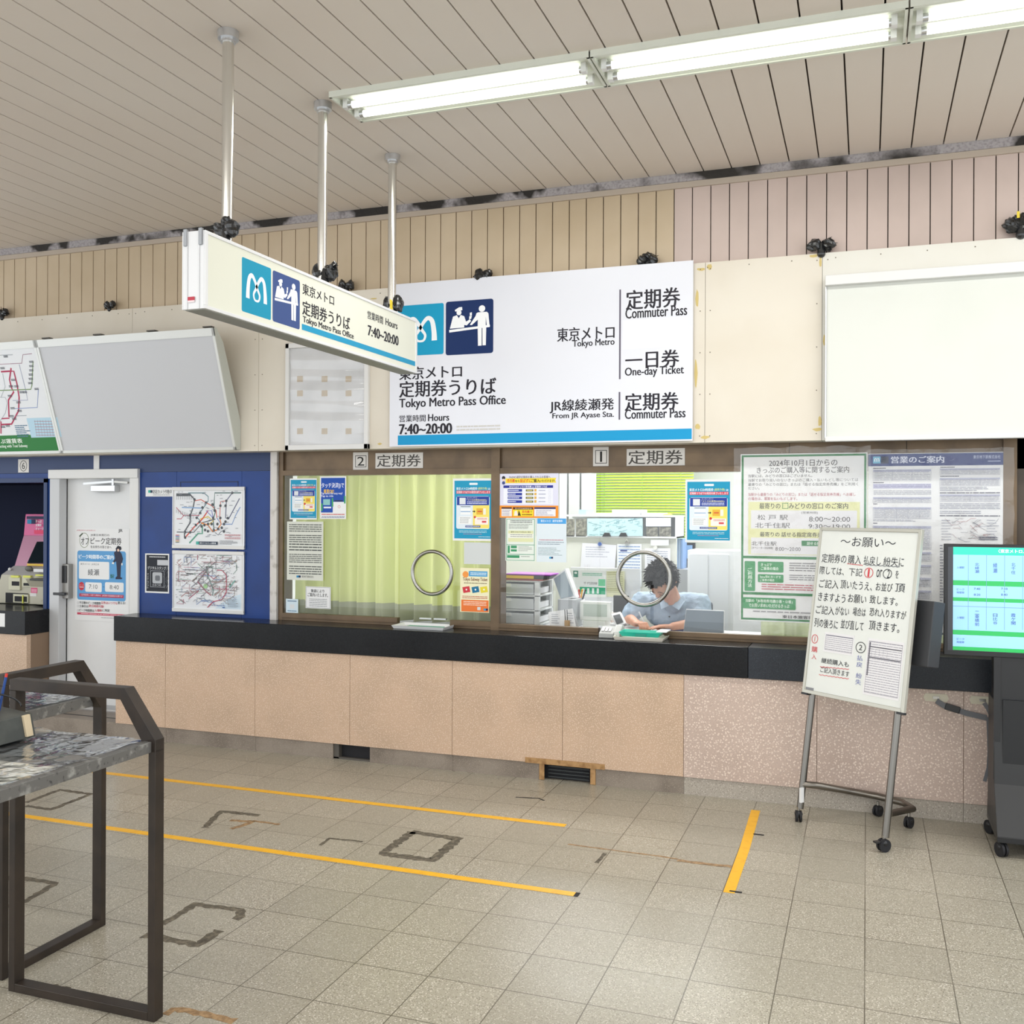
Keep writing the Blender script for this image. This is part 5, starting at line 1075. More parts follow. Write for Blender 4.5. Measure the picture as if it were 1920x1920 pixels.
# straps on the counter front
yw=YW-.001
def strap(u,v,lab,long_):
    t=thing('wall_strap',lab,'strap',P(u,v,yw)); c=P(u,v,yw)
    b=MB(); b.prism([c+Vector((sx*.065*k,0,sz*.022*k2)) for sx,sz,k,k2 in ((-1,0,1,0),(-1,1,.85,1),(1,1,.85,1),(1,0,1,0),(1,-1,.85,1),(-1,-1,.85,1))],(0,-.004,0),mat('plate_cream','#cfc9b4',.4)); b.box(c.x-.016,c.x+.016,c.y-.010,c.y-.004,c.z-.006,c.z+.008,M_steel); b.obj('mount_plate',t)
    web=mat('webbing','#6d6f74',.7)
    def ribbon(pts,w,m,nm):
        b=MB(); L=[P(a,b_,yw-.014-.002*i) for i,(a,b_) in enumerate(pts)]; A_=[];C_=[]
        for i,p in enumerate(L):
            d=(L[min(i+1,len(L)-1)]-L[max(i-1,0)]).normalized(); q=Vector((-d.z,0,d.x))*w/2; A_.append(p+q);C_.append(p-q)
        N=len(L); vs=A_+C_+[p+Vector((0,-.002,0)) for p in A_+C_]
        b.add(vs,[(i,i+1,N+i+1,N+i) for i in range(N-1)]+[(2*N+i,3*N+i,3*N+i+1,2*N+i+1) for i in range(N-1)]+[(i,2*N+i,2*N+i+1,i+1) for i in range(N-1)]+[(N+i,N+i+1,3*N+i+1,3*N+i) for i in range(N-1)],m); b.obj(nm,t)
    if long_:
        ribbon([(1756,1314),(1768,1322),(1776,1326)],.03,web,'webbing'); ribbon([(1796,1332),(1815,1338),(1850,1346)],.03,web,'webbing')
        ribbon([(1850,1345),(1853,1352),(1854,1380),(1855,1410),(1853,1440),(1846,1465)],.018,web,'webbing')
        b=MB(); c=P(1786,1328,yw-.02); d=(P(1796,1332,yw)-P(1776,1326,yw)).normalized(); b.obox(c,d*.038,(0,.008,0),Vector((-d.z,0,d.x))*.018,M_black); b.obj('buckle',t,bevel=.003)
    else: ribbon([(1845,1318),(1852,1328),(1857,1338)],.022,web,'webbing')
strap(1755,1308,'grey strap with a black buckle hanging below the black worktop',True)
strap(1842,1313,'short grey strap right beside the display stand',False)
# ---------------------------------------------------------------- writing desks in the foreground
def bar(b,p,q,sx,sz,m,up=None):
    """square-section steel bar from p to q"""
    p=Vector(p);q=Vector(q); d=(q-p).normalized(); s=Vector(up) if up else (Vector((0,0,1)) if abs(d.z)<.9 else Vector((0,1,0)))
    a=d.cross(s).normalized(); c=a.cross(d).normalized(); b.obox((p+q)/2,d*((q-p).length/2),a*sx/2,c*sz/2,m)
def portal(par,O,ax,dep,W,mir):
    """side frame of a desk: two posts, a hand rail that slopes at one end, a floor bar; ax=unit vector along it, dep=unit vector across"""
    O=Vector(O); ax=Vector(ax); dep=Vector(dep); w=.028; dd=.045
    def prof(nm,pts): b=MB(); b.prism([O+ax*a+Vector((0,0,z)) for a,z in pts],dep*dd,M_frame); return b.obj(nm,par,bevel=.002)
    prof('frame_post',[(0,0),(w,0),(w,1.06),(0,1.06)])
    prof('frame_post',[(W-w,0),(W,0),(W,.90),(W-w,.90)])
    prof('hand_rail',[(0,1.06),(W-.145,1.06),(W-w-.006,.895),(W,.895),(W,.935),(W-.125,1.10),(0,1.10)])
    prof('floor_bar',[(w,.0),(W-w,.0),(W-w,.03),(w,.03)])
tapem=mat('gaffer_tape','#666563',.4,.2,noise_=[(25,'#959591',.55,.7),(60,'#3a3b3a',.6,.72)])
film=clear('wrinkled_film','#ffffff',.10,.10,bump=(14,.4),gl=1.5)
def film_top(par,x0,x1,y0,y1,z,sd):
    def fn(s,q):
        x=x0+(x1-x0)*s; y=y0+(y1-y0)*q; k=noise.noise(Vector((x*7+sd,y*5,sd)))+.6*noise.noise(Vector((x*18,y*13,sd)))
        return Vector((x,y,z+.005+abs(k)*.009))
    b=MB(); b.grid(fn,50,60,film); b.obj('clear_film',par)
d1=thing('writing_desk','dark steel writing desk with papers under wrinkled clear film, nearest the camera','desk',(-2.53,2.2,0))
portal(d1,(-2.842,2.686,0),(1,0,0),(0,1,0),.628,False)
b=MB(); b.box(-2.842,-2.245,1.55,2.686,.896,.926,mat('desk_board','#34383a',.35)); b.obj('desktop',d1,bevel=.002)
b=MB(); b.box(-2.243,-2.230,1.55,2.69,.893,.929,tapem); b.box(-2.262,-2.243,1.55,2.69,.926,.930,tapem); b.obj('edge_tape',d1,bevel=.003)
S=Sheet((-2.842,1.55,.9265),(1,0,0),(0,1,0),(0,0,1))
S.q(.05,.30,.56,.78,'#dfdfd2'); S.q(.02,.02,.50,.28,'#c9d6e2'); S.q(.05,.84,.45,1.06,'#5c666c')
for k in range(14): S.q(.12,.34+k*.03,.12+.3+.08*math.sin(k*2.1),.342+k*.03+.006,'#6a6d68')
S.q(.05,.05,.25,.2,'#5f8fbf'); S.q(.28,.08,.4,.12,'#3f74b5'); S.q(.3,.16,.44,.2,'#e6e4da'); S.q(.05,.62,.52,.64,'#a9ada2'); S.q(.08,.74,.34,.76,'#88a0b0')
S.obj('paper_sheets',d1)
film_top(d1,-2.842,-2.245,1.55,2.686,.927,1)
for x in (-2.842,-2.2425):
    b=MB(); b.box(x,x+.028,1.55,1.595,0,.888,M_frame); b.obj('leg',d1)
for x,nm in ((-2.842,'side_bar'),): b=MB(); b.box(x,x+.028,1.595,2.686,.86,.888,M_frame); b.obj(nm,d1)
d2=thing('writing_desk','second dark steel writing desk behind, its top wrapped in grey tape','desk',(-3.3,2.98,0))
portal(d2,(-2.922,2.735,0),(0,1,0),(-1,0,0),.515,False)
b=MB(); b.box(-4.1,-2.955,2.76,3.205,.905,.94,mat('desk_board','#34383a',.35)); b.obj('desktop',d2,bevel=.002)
b=MB(); b.box(-2.964,-2.95,2.76,3.205,.90,.944,tapem); b.box(-4.1,-2.964,3.19,3.21,.90,.943,tapem); b.box(-4.1,-2.964,2.755,2.77,.90,.943,tapem); b.obj('edge_tape',d2,bevel=.003)
S=Sheet((-4.1,2.76,.9405),(1,0,0),(0,1,0),(0,0,1)); S.q(.1,.05,.9,.38,'#cfd3d4'); S.q(.3,.1,.8,.2,'#7fa0c0'); 
for k in range(8): S.q(.35+k*.07,.22,.38+k*.07,.36,'#7c7f82')
S.obj('paper_sheets',d2); film_top(d2,-4.1,-2.965,2.77,3.19,.941,9)
for y in (2.77,3.16):
    b=MB(); b.box(-4.1,-4.055,y,y+.028,0,.905,M_frame); b.obj('leg',d2)
# grey box with pens on the nearer desk
bx=thing('pen_box','dark grey box with yellow tape label holding pens, on the nearest desk','box',(-2.72,2.35,.945))
bc=mat('box_slate','#3d403e',.5,noise_=(10,'#4d504c',.5,.7))
b=MB(); x0_=PZ(50,1385,.944).x
b.prism([(-2.82,2.565,.944),(x0_,2.565,.944),(x0_-.018,2.565,1.02),(-2.82,2.565,1.04)],(0,-.36,0),bc); b.obj('box_body',bx,bevel=.003)
S=Sheet((x0_-.001,2.3,.944),(0,1,0),Vector((-.018,0,.076)),Vector((.076,0,.018)).normalized())
S.q(-.05,.045,.215,.064,'#d8cd8e'); 
for k in range(9): S.q(.08+k*.014,.049,.08+k*.014+.008,.060,'#5f5a3a')
S.obj('yellow_label',bx)
b=MB(); b.obox((x0_-.006,2.535,.985),(.004,0,.0),(0,.014,0),(-.008,0,.034),mat('foam_beige','#c9b89a',.9)); b.obj('foam_strip',bx)
pen_cols=['#c43c34','#2d7a4a','#d8b48a','#23252a','#2a4a8a']
for k in range(5):
    p=Vector((-2.735+.022*(k%3),2.47+.022*(k//2),1.0)); q=p+Vector((.02*math.sin(k*2),.02*math.cos(k*3),.14)); b=MB(); b.cyl(p,q,.0045,ink(pen_cols[k]),8); b.cyl(q,q+(q-p).normalized()*.012,.0045,ink(pen_cols[(k+1)%5]),8)
    b.obj('ballpoint_pen',label=['red','green','beige','black','blue'][k]+' capped ballpoint pen standing in the grey pen box',cat='pen')
b=MB(); b.cyl((-2.72,2.48,.99),(-2.72,2.48,1.07),.035,mat('cup_tan','#c7a888',.5),14); b.obj('pen_cup',bx)
b=MB(); b.tube(catmull([(-2.70,2.50,1.09),(-2.67,2.53,1.075),(-2.655,2.55,1.055),(-2.64,2.545,1.045)],6),.003,M_black,6); b.obj('pen_cord',bx)
# ---------------------------------------------------------------- inside the office
ZK=.90
def glassbox(): pass
# drawer unit
dw=mat('drawer_white','#d9dcda',.35); dcl=mat('drawer_clear','#c9ced0',.25)
yf=6.50; xa=P(938,1100,yf).x; xb=P(1011,1100,yf).x; zt=P(975,1088,yf).z; z_b=ZK+.002
t=thing('drawer_unit','white plastic three drawer unit on the inner desk at the left of window 1','drawers',((xa+xb)/2,yf+.15,ZK))
b=MB(); yb2=yf+.33
b.box(xa,xb,yf,yb2,zt-.012,zt,dw); b.box(xa,xa+.02,yf,yb2,z_b,zt-.012,dw); b.box(xb-.035,xb,yf,yf+.03,z_b,zt-.012,dw); b.box(xb-.02,xb,yb2-.03,yb2,z_b,zt-.012,dw); b.box(xa,xb,yb2-.01,yb2,z_b,zt-.012,dw)
hs=(zt-.012-z_b)/3
for k in range(3): b.box(xa,xb,yf,yb2,z_b+k*hs,z_b+k*hs+.012,dw)
b.obj('cabinet',t,bevel=.003)
for k in range(3):
    b=MB(); z=z_b+k*hs+.016; b.box(xa+.024,xb-.04,yf-.006,yf+.006,z,z+hs-.03,dcl); b.box(xa+.03,xb-.024,yf+.01,yb2-.02,z,z+hs*.4,mat('paper_white','#e6e7e8',.5)); o=b.obj('drawer',t)
    b=MB(); b.box(xa+.03,xa+.085,yf-.012,yf-.006,z+hs*.5,z+hs*.72,PAPER); b.obj('name_tag',o)
def slabobj(nm,lab,cat,x0,x1,y0,y1,z0,z1,m,bev=.002):
    b=MB(); b.box(x0,x1,y0,y1,z0,z1,m); return b.obj(nm,label=lab,cat=cat,bevel=bev)
slabobj('folder','thin red and orange folder directly on top of the drawer unit','folder',xa-.005,xb+.03,yf-.01,yf+.22,zt+.001,zt+.011,mat('folder_red','#a8443a',.4))
f=slabobj('ring_binder','black ring binder with a yellow spine label on the red folder','binder',xa+.02,xb+.06,yf-.015,yf+.22,zt+.012,zt+.036,M_black)
b=MB(); b.box(xa+.05,xb-.035,yf-.017,yf-.015,zt+.014,zt+.034,mat('label_yellow','#e3b92e',.4)); b.obj('spine_label',f)
slabobj('folder','bright purple folder on top of the black ring binder','folder',xa+.045,xb+.085,yf-.012,yf+.2,zt+.037,zt+.046,mat('folder_purple','#a545b5',.4))
# slanted customer display
t=thing('slanted_terminal','grey slanted touch terminal beside the drawer unit','terminal',(P(1062,1140,6.6).x,6.6,ZK))
p=[P(1037,1083,6.62),P(1060,1066,6.66),P(1080,1120,6.60),P(1052,1126,6.56)]
b=MB(); b.prism(p,(.01,.05,0),mat('terminal_white','#d5d7d8',.35)); b.obj('shell',t)
c=sum(p,Vector())/4; b=MB(); b.prism([c+(q-c)*.86+Vector((-.002,-.008,0)) for q in p],(0,.004,0),mat('terminal_screen','#8d9aa2',.1)); b.obj('screen',t)
b=MB(); q0=P(1047,1135,6.55); q1=P(1080,1124,6.55); b.box(q0.x,q1.x,6.53,6.72,ZK,q1.z,mat('terminal_grey','#a9adb0',.4)); b.obj('base',t,bevel=.006)
# desk calendar with wooden clip
t=thing('desk_calendar','white desk calendar with a wooden stand clip','calendar',(P(1055,1170,6.42).x,6.42,ZS))
yq=6.40; p=[P(1028,1148,yq+.03),P(1073,1141,yq+.03),P(1081,1176,yq-.005),P(1031,1174,yq-.005)]
for i,z in ((2,None),(3,None)): p[i].z=ZS+.001
b=MB(); b.prism(p,(0,.003,0),PAPER); b.prism([p[0]+Vector((0,.004,0)),p[1]+Vector((0,.004,0)),p[2]+Vector((0,.075,0)),p[3]+Vector((0,.075,0))],(0,.002,0),PAPER); b.obj('calendar_page',t)
S=WS(yq-.01); S.lines(1034,1150,1052,1170,5,'#a5a8b0',.3,3); S.lines(1064,1148,1076,1170,5,'#a5a8b0',.3,4); b=MB(); 
for u in (1059,1063): a=P(u,1143,yq-.012); c=P(u+1,1164,yq-.012); b.tube([a,c],.003,M_black,6)
b.obj('pen_clip',t); S.obj('date_print',t)
b=MB(); a=P(1059,1163,yq-.02); c=P(1068,1176,yq-.02); b.box(a.x,c.x,yq-.028,yq-.012,ZS+.001,a.z,mat('wood_clip','#b08f62',.5)); b.obj('wood_block',t)
# small white monitor
t=thing('small_monitor','small white framed monitor facing the glass next to the calendar','monitor',(P(1116,1165,6.62).x,6.62,ZK))
ym_=6.60; a=P(1087,1127,ym_); c=P(1144,1165,ym_); b=MB(); b.box(a.x,c.x,ym_,ym_+.05,c.z,a.z,mat('monitor_white','#dfe3dc',.35)); b.obj('monitor_case',t,bevel=.006)
a2=P(1094,1132,ym_); c2=P(1138,1157,ym_); b=MB(); b.box(a2.x,c2.x,ym_-.002,ym_,c2.z,a2.z,mat('monitor_glass','#b4c0b4',.12)); b.obj('screen',t)
b=MB(); b.box(a.x+.03,c.x-.03,ym_-.03,ym_+.12,ZK,c.z,mat('monitor_white','#dfe3dc',.35)); b.obj('monitor_foot',t,bevel=.004)
# black board, pen pot
slabobj('black_case','black flat case leaning behind the small monitor','case',P(1150,1130,6.8).x,P(1178,1130,6.8).x,6.80,6.82,P(1170,1149,6.8).z,P(1170,1117,6.8).z,M_black)
slabobj('paper_roll_box','white and red box under the black case','box',P(1146,1150,6.82).x,P(1180,1150,6.82).x,6.80,6.9,ZK,P(1170,1149,6.8).z-.001,mat('box_pale','#e3dad4',.5,noise_=(60,'#c26a60',.6,.66)))
t=thing('pen_pot','white pot of pens and a red marker behind the slanted terminal','pot',(P(1087,1130,6.72).x,6.72,ZK))
c=P(1087,1118,6.72); b=MB(); b.cyl((c.x,6.72,ZK),(c.x,6.72,c.z-.02),.035,PAPER,14); b.obj('pot',t)
for k,(col,dx) in enumerate((('#c2352e',.0),('#23252a',.02),('#2a4a9a',-.02),('#e3a52a',.01))):
    b=MB(); b.cyl((c.x+dx,6.71,c.z-.03),(c.x+dx*2.4,6.70,c.z+.05),.006,ink(col),8); b.obj('pen',t)
# partition with notices
yp=7.7; a=P(1062,1005,yp); c=P(1268,1150,yp)
ph=mat('partition_cream','#dfe0d8',.5)
t=thing('partition','cream partition with an open shelf of frames on top, behind the clerk','partition',((a.x+c.x)/2,yp+.15,0))
b=MB(); b.box(P(930,1000,yp).x,c.x,yp,yp+.03,.4,P(1160,1008,yp).z,ph); b.obj('panel',t)
zt0=P(1160,1008,yp).z; zt1=P(1160,969,yp).z
b=MB(); b.box(a.x-.05,c.x,yp-.02,yp+.35,zt0,zt0+.012,OWh); b.box(a.x-.05,c.x,yp,yp+.35,zt1,zt1+.014,OWh); b.box(c.x-.012,c.x,yp,yp+.35,zt0,zt1,OWh); b.box(a.x-.05,c.x,yp+.33,yp+.35,zt0,zt1,OWh); b.obj('shelf',t)
def desksheet(u0,v0,u1,v1,y,m,nm,lab,cat,fn=None,tilt=0):
    S=WS(y); q=[P(u0,v0+tilt*0,y),P(u1,v0+tilt,y),P(u1-(v1-v0)*tilt*.02,v1+tilt,y),P(u0-(v1-v0)*tilt*.02,v1,y)]
    S.prism(q,(0,.0015,0),mat('paper_'+m.strip('#'),m,.5)); 
    if fn: fn(S)
    return S.obj(nm,label=lab,cat=cat)
yq=yp-.02
for (u0,u1) in ((1062,1077),(1080,1099),(1212,1233),(1236,1258)):
    v0=973 if u0<1200 else 988
    S=WS(yq); S.slab(u0,v0,u1,1006,mat('photo_dark','#6b6a64',.3,noise_=(40,'#9a988c',.45,.6)),.004)
    S.obj('dark_frame',label={1062:'dark slatted frame at the left end of the partition shelf',1080:'second dark frame from the left end of the partition shelf',1212:'dark frame below white sheet on the partition shelf',1236:'dark frame at the right end of the partition shelf'}[u0],cat='frame')
def bluemap(S):
    rn=random.Random(4)
    for k in range(40):
        u,v=rn.uniform(1104,1200),rn.uniform(974,1003); S.line([(u,v),(u+rn.choice((5,9,-6)),v),(u+rn.choice((5,9)),min(v+rn.choice((4,-4)),1004))],.0025,rn.choice(['#6fa3ad','#7fb7bf','#5c8f9c']))
desksheet(1101,972,1205,1005,yq-.004,'#bfe0e6','blue_map','pale blue wiring style map sheet on the partition shelf','map',bluemap)
desksheet(1211,971,1258,987,yq-.004,'#dfe0ea','white_sheet','plain white sheet above the right dark frames','paper')
for u,nm in ((1129,'left'),(1160,'right')):
    b=MB(); q=[P(u,1006,yq-.02),P(u+16,1006,yq-.02),P(u+13,999,yq-.02),P(u+4,999,yq-.02)]; b.prism(q,(0,.02,0),M_black); b.obj('binder_clip',label='black clip in front of the blue map, '+('nearer the left frames' if nm=='left' else 'nearer the right frames'),cat='clip')
for k,(u0,u1,v0,v1,c) in enumerate(((1119,1150,964,968,'#e6e8ec'),(1152,1206,958,967,'#e9eaee'),(1205,1245,964,968,'#dfe4ea'),(1090,1104,958,969,'#a9cbe6'))):
    a=P(u0,v1,yp+.1); c2=P(u1,v0,yp+.1); b=MB(); b.box(a.x,c2.x,yp+.02,yp+.25,zt1+.0145,max(c2.z+.01,zt1+.03),mat('paper_'+c.strip('#'),c,.5)); b.obj('paper_stack',label=['low paper stack on the partition above the blue map','tallest paper stack in the middle of the partition top','paper stack at the right of the partition top','light blue file box at the left of the partition top'][k],cat='papers')
b=MB(); c0=P(1252,967,yp+.05); b.ball(c0,.035,mat('lime','#cfdc4a',.5),(1.2,.8,.5),8); b.obj('lime_pouch',label='small lime coloured pouch at the right end of the partition top',cat='pouch')
def fa(S): S.lines(1098,1024,1150,1046,5,'#b7b9ca',.3,3)
desksheet(1092,1018,1156,1066,yq,'#e6e6ef','pinned_paper','tilted white paper pinned with a blue magnet on the partition','paper',fa,4)
def fb_(S):
    S.r(1163,1030,1176,1034,'#3c4a86'); S.lines(1160,1022,1200,1090,12,'#8fa6d0',.35,5,True)
desksheet(1157,1020,1203,1100,yq,'#e6eaf0','pinned_paper','blue lined form clipped in the middle of the partition','paper',fb_)
def fc(S): S.lines(1213,1032,1252,1060,7,'#9aa0b8',.3,6,True)
desksheet(1209,1028,1257,1075,yq,'#e9e9ee','pinned_paper','white sheet under a round white magnet on the partition','paper',fc)
desksheet(1220,1012,1254,1023,yq,'#e3e4e6','name_strip','small white strip at the upper right of the partition','paper')
for (u,v,c,l) in ((1125,1020,'#4a66a8','blue'),(1229,1027,'#e3e3dc','white')):
    q=P(u,v,yq-.004); b=MB(); b.cyl(q,q+Vector((0,-.012,0)),.016,mat('magnet_'+l,c,.3),16); b.obj('magnet',label=f'round {l} magnet holding a paper on the partition',cat='magnet')
q=P(1176,1018,yq-.004); b=MB(); b.box(q.x-.02,q.x+.02,q.y-.014,q.y,q.z-.008,q.z+.006,M_steel); b.tube([q+Vector((-.012,-.01,.005)),q+Vector((0,-.012,.028)),q+Vector((.012,-.01,.005))],.003,M_steel,6); b.obj('metal_clip',label='metal bulldog clip above the blue lined form',cat='clip')
def fd(S):
    g='#3fa880'; S.r(1091,1073,1130,1081,'#dfe9e4'); S.lines(1092,1074,1129,1080,2,g,.35,2,True); S.r(1088,1087,1122,1099,'#e9ecec'); S.t(1094,1091,1120,1096,'千代田線','#4a4f50',.0); S.r(1122,1086,1135,1099,'#7fd0a4'); S.r(1087,1101,1135,1114,g)
    for k in range(4): S.r(1092+k*9,1103,1096+k*9,1113,'#e6eeea')
    S.r(1075,1070,1084,1082,'#4d8a78'); S.r(1077,1072,1082,1076,'#e6eeea')
desksheet(1072,1066,1136,1120,7.0,'#e9ecea','line_poster','white and green 千代田線 poster behind the small monitor','poster',fd)
def fe(S): S.lines(1139,1072,1168,1112,12,'#a3a584',.3,8,True); 
desksheet(1137,1071,1171,1119,7.02,'#d9d9b4','yellow_note','pale yellow handwritten sheet left of the speaking ring','note',fe)
slabobj('poster_board','white board carrying the green poster and yellow sheet','board',P(1070,1100,7.04).x,P(1200,1100,7.04).x,7.04,7.055,ZK,P(1100,1064,7.04).z,OWh)
# blinds and window at the back
yb=9.6; a=P(1112,885,yb); c=P(1300,1010,yb); bl=mat('blind_lime_glow','#a3c62e',.45,emit=.12); bl2=mat('blind_lime_edge','#93b028',.5)  # faint glow added to the slats by emission; no lamp there
t=thing('window_blind','lime green slatted blind at the back of the office','blind',((a.x+c.x)/2,yb,c.z))
b=MB(); z=c.z
while z<2.62: b.obox(((a.x+c.x)/2,yb,z),((c.x-a.x)/2,0,0),(0,.011,.010),(0,-.0006,.0006),bl); z+=.028
b.obj('slats',t)
for f in (.12,.5,.88):
    b=MB(); x=a.x+(c.x-a.x)*f; b.box(x-.002,x+.002,yb-.016,yb-.013,c.z,2.6,bl2); b.obj('cord',t)
for (u0,u1,l) in ((1049,1062,'narrow white pillar at the left, behind the orange poster'),(1066,1086,'white pillar left of the lime blind'),(1090,1108,'white cupboard edge just left of the lime blind')):
    a1=P(u0,950,9.3); c1=P(u1,950,9.3); slabobj('pillar',l,'pillar',a1.x,c1.x,9.3,9.5,0,2.74,OWh if u0!=1066 else mat('pillar_grey','#c9ccc8',.5))
# monitor, files and a cupboard added in place of a reflection on the glass
t=thing('desk_monitor','dark desk monitor on the back desk right of the partition','monitor',(P(1290,1060,8.2).x,8.2,.9))
a=P(1282,1022,8.2); c=P(1303,1052,8.2); b=MB(); b.box(a.x,c.x,8.2,8.24,c.z,a.z+.02,M_black); b.box(a.x+.02,c.x-.02,8.21,8.3,P(1280,1064,8.2).z,c.z,mat('box_grey2','#55585c',.5)); b.obj('monitor_case',t); b=MB(); b.box(a.x+.02,c.x-.02,8.19,8.2,c.z+.02,a.z,mat('monitor_glow','#8fb0d0',.2)); b.obj('screen',t)
a=P(1266,1064,8.15); c=P(1330,1064,8.15); slabobj('back_desk','grey back desk under the dark monitor','desk',a.x,c.x+.9,7.95,8.6,.0,a.z-.002,mat('desk_grey','#c5c7cc',.5))
for k,col in enumerate(('#9fc0ea','#b7cfee','#8fb3e3')):
    a=P(1267+4.5*k,1010,8.0); c=P(1271+4.5*k,1047,8.0); slabobj('document_file',['first','second','third'][k]+' light blue file counted from the partition edge','file',a.x,c.x,8.0,8.2,P(1266,1064,8.15).z,a.z,mat('file_'+col.strip('#'),col,.5))
a=P(1305,1028,8.0); c=P(1378,1150,8.0); t=thing('cupboard','white box added in place of a bright reflection on the glass, right of the clerk','cupboard',((a.x+c.x)/2,8.0,0))
b=MB(); b.box(a.x,c.x+.3,7.6,7.94,0,a.z,OWh); b.obj('body',t,bevel=.004)
b=MB(); b.box(a.x+.02,(a.x+c.x)/2,7.59,7.6,.1,a.z-.03,mat('cup_door','#dfe2e6',.3)); b.obj('door',t); b=MB(); b.box((a.x+c.x)/2+.01,c.x,7.594,7.6,.1,a.z-.03,mat('cup_door','#dfe2e6',.3)); b.obj('door',t)
# tablet in a cover
yt_=6.47; q=[P(1281,1186,yt_-.05),P(1356,1190,yt_-.05),P(1357,1146,yt_+.02),P(1287,1143,yt_+.02)]
t=thing('tablet_case','grey tablet cover standing on the sill at the right of the clerk','tablet',(sum(q,Vector())/4).to_2d().to_3d()+Vector((0,0,ZS)))
for i in (0,1): q[i].z=ZS+.002
b=MB(); b.prism(q,(0,.008,0),mat('tablet_grey','#6d7a86',.5)); b.obj('cover',t,bevel=.003)
b=MB(); b.prism([q[3]+Vector((-.002,.008,.003)),q[2]+Vector((.004,.008,.003)),q[1]+Vector((.004,.008,0)),q[0]+Vector((-.002,.008,0))],(0,.006,0),PAPER); b.obj('tablet_back',t)
b=MB(); b.prism([q[0]+Vector((.0,-.002,.0)),q[1]+Vector((.0,-.002,.0)),q[1]+Vector((-.01,-.002,.035)),q[0]+Vector((.01,-.002,.05))],(0,-.002,0),mat('tablet_grey2','#7c8791',.5)); b.obj('cover_flap',t)
# things lying in the two openings
def tray(cx,cy,z,wx,wy,h,m,nm,par,flare=.012):
    b=MB(); o=[(cx-wx/2,cy-wy/2),(cx+wx/2,cy-wy/2),(cx+wx/2,cy+wy/2),(cx-wx/2,cy+wy/2)]
    i=[(cx-wx/2+flare,cy-wy/2+flare),(cx+wx/2-flare,cy-wy/2+flare),(cx+wx/2-flare,cy+wy/2-flare),(cx-wx/2+flare,cy+wy/2-flare)]
    th=.004; vs=[(x,y,z) for x,y in i]+[(x,y,z+h) for x,y in o]+[(x+(th if x<cx else -th),y+(th if y<cy else -th),z+h) for x,y in o]+[(x,y,z+th) for x,y in i]
    fs=[(3,2,1,0),(12,13,14,15)]
    for k in range(4): j=(k+1)%4; fs+=[(k,j,4+j,4+k),(4+k,4+j,8+j,8+k),(8+k,8+j,12+j,12+k)]
    b.add(vs,fs,m); return b.obj(nm,par) if par else b
def rod_tray(u0,u1,v,y,lab,mm,inner):
    a=P(u0,v,y); c=P(u1,v,y); t=thing('money_tray',lab,'tray',((a.x+c.x)/2,y,ZS)); tray((a.x+c.x)/2,y,ZS+.001,c.x-a.x,.20,.022,mm,'outer_tray',t)
    return t,(a.x+c.x)/2
wt_=mat('tray_cream','#e3ddd0',.4)
t1,cx=rod_tray(746,843,1178,6.09,'white money tray with teal mat in the opening of window 2',PAPER,None)
b=MB(); b.box(cx-.13,cx+.13,6.03,6.15,ZS+.006,ZS+.010,mat('teal_mat','#5fae9a',.5)); b.obj('tray_mat',t1)
t2,cx=rod_tray(1156,1250,1193,6.06,'cream tray under a teal dish in the opening of window 1',wt_,None)
tl=mat('teal_plastic','#2fbfa8',.3)
b=tray(cx+.005,6.05,ZS+.024,.26,.15,.028,tl,'x',None,.018); o=b.obj('teal_dish',label='bright teal coin dish lying on the cream tray',cat='dish')
b=MB(); b.box(cx-.02,cx+.045,5.978,5.981,ZS+.030,ZS+.044,mat('teal_dark','#1b8a78',.4)); b.obj('dish_label',o)
slabobj('paper_sheet','white folded sheet at the right end of the cream tray','paper',cx+.10,cx+.165,6.02,6.16,ZS+.053,ZS+.058,PAPER,0)
# receipt printer / card reader in the opening
t=thing('card_reader','small grey card reader at the left end of the window 1 opening','card reader',(P(1143,1190,6.10).x,6.10,ZS))
a=P(1124,1190,6.05); c=P(1163,1190,6.05); gm=mat('reader_grey','#a7a9a6',.4)
b=MB(); b.prism([(a.x,6.03,ZS+.001),(a.x,6.03,ZS+.03),(a.x,6.12,ZS+.065),(a.x,6.16,ZS+.065),(a.x,6.16,ZS+.001)],(c.x-a.x-.04,0,0),gm); b.obj('reader_body',t,bevel=.004)
b=MB(); b.prism([(c.x-.045,6.03,ZS+.001),(c.x-.045,6.05,ZS+.04),(c.x-.045,6.11,ZS+.08),(c.x-.045,6.17,ZS+.07),(c.x-.045,6.17,ZS+.001)],(.045,0,0),mat('reader_light','#cbcdca',.35)); b.obj('reader_side',t,bevel=.008)
b=MB()
for k in range(3): b.obox((a.x+.02+.022*k,6.075,ZS+.052),(.008,0,0),(0,.022,.0088),(0,-.001,.002),M_white)
b.obj('reader_keys',t)
t=thing('payment_terminal','white payment terminal with a dark tilted keypad left of the clerk','terminal',(P(1158,1165,6.5).x,6.5,ZK))
q=[P(1150,1154,6.52),P(1162,1151,6.54),P(1169,1166,6.50),P(1157,1171,6.48)]; b=MB(); cc=sum(q,Vector())/4; b.prism([cc+(x-cc)*1.5 for x in q],(.0,.05,-.02),PAPER); b.box(cc.x-.05,cc.x+.03,6.48,6.56,ZK,cc.z-.03,PAPER); b.obj('terminal_shell',t,bevel=.004)
b=MB(); b.prism([x+Vector((0,-.006,0)) for x in q],(0,.004,0),mat('keypad_dark','#55585a',.4)); b.obj('keypad',t)
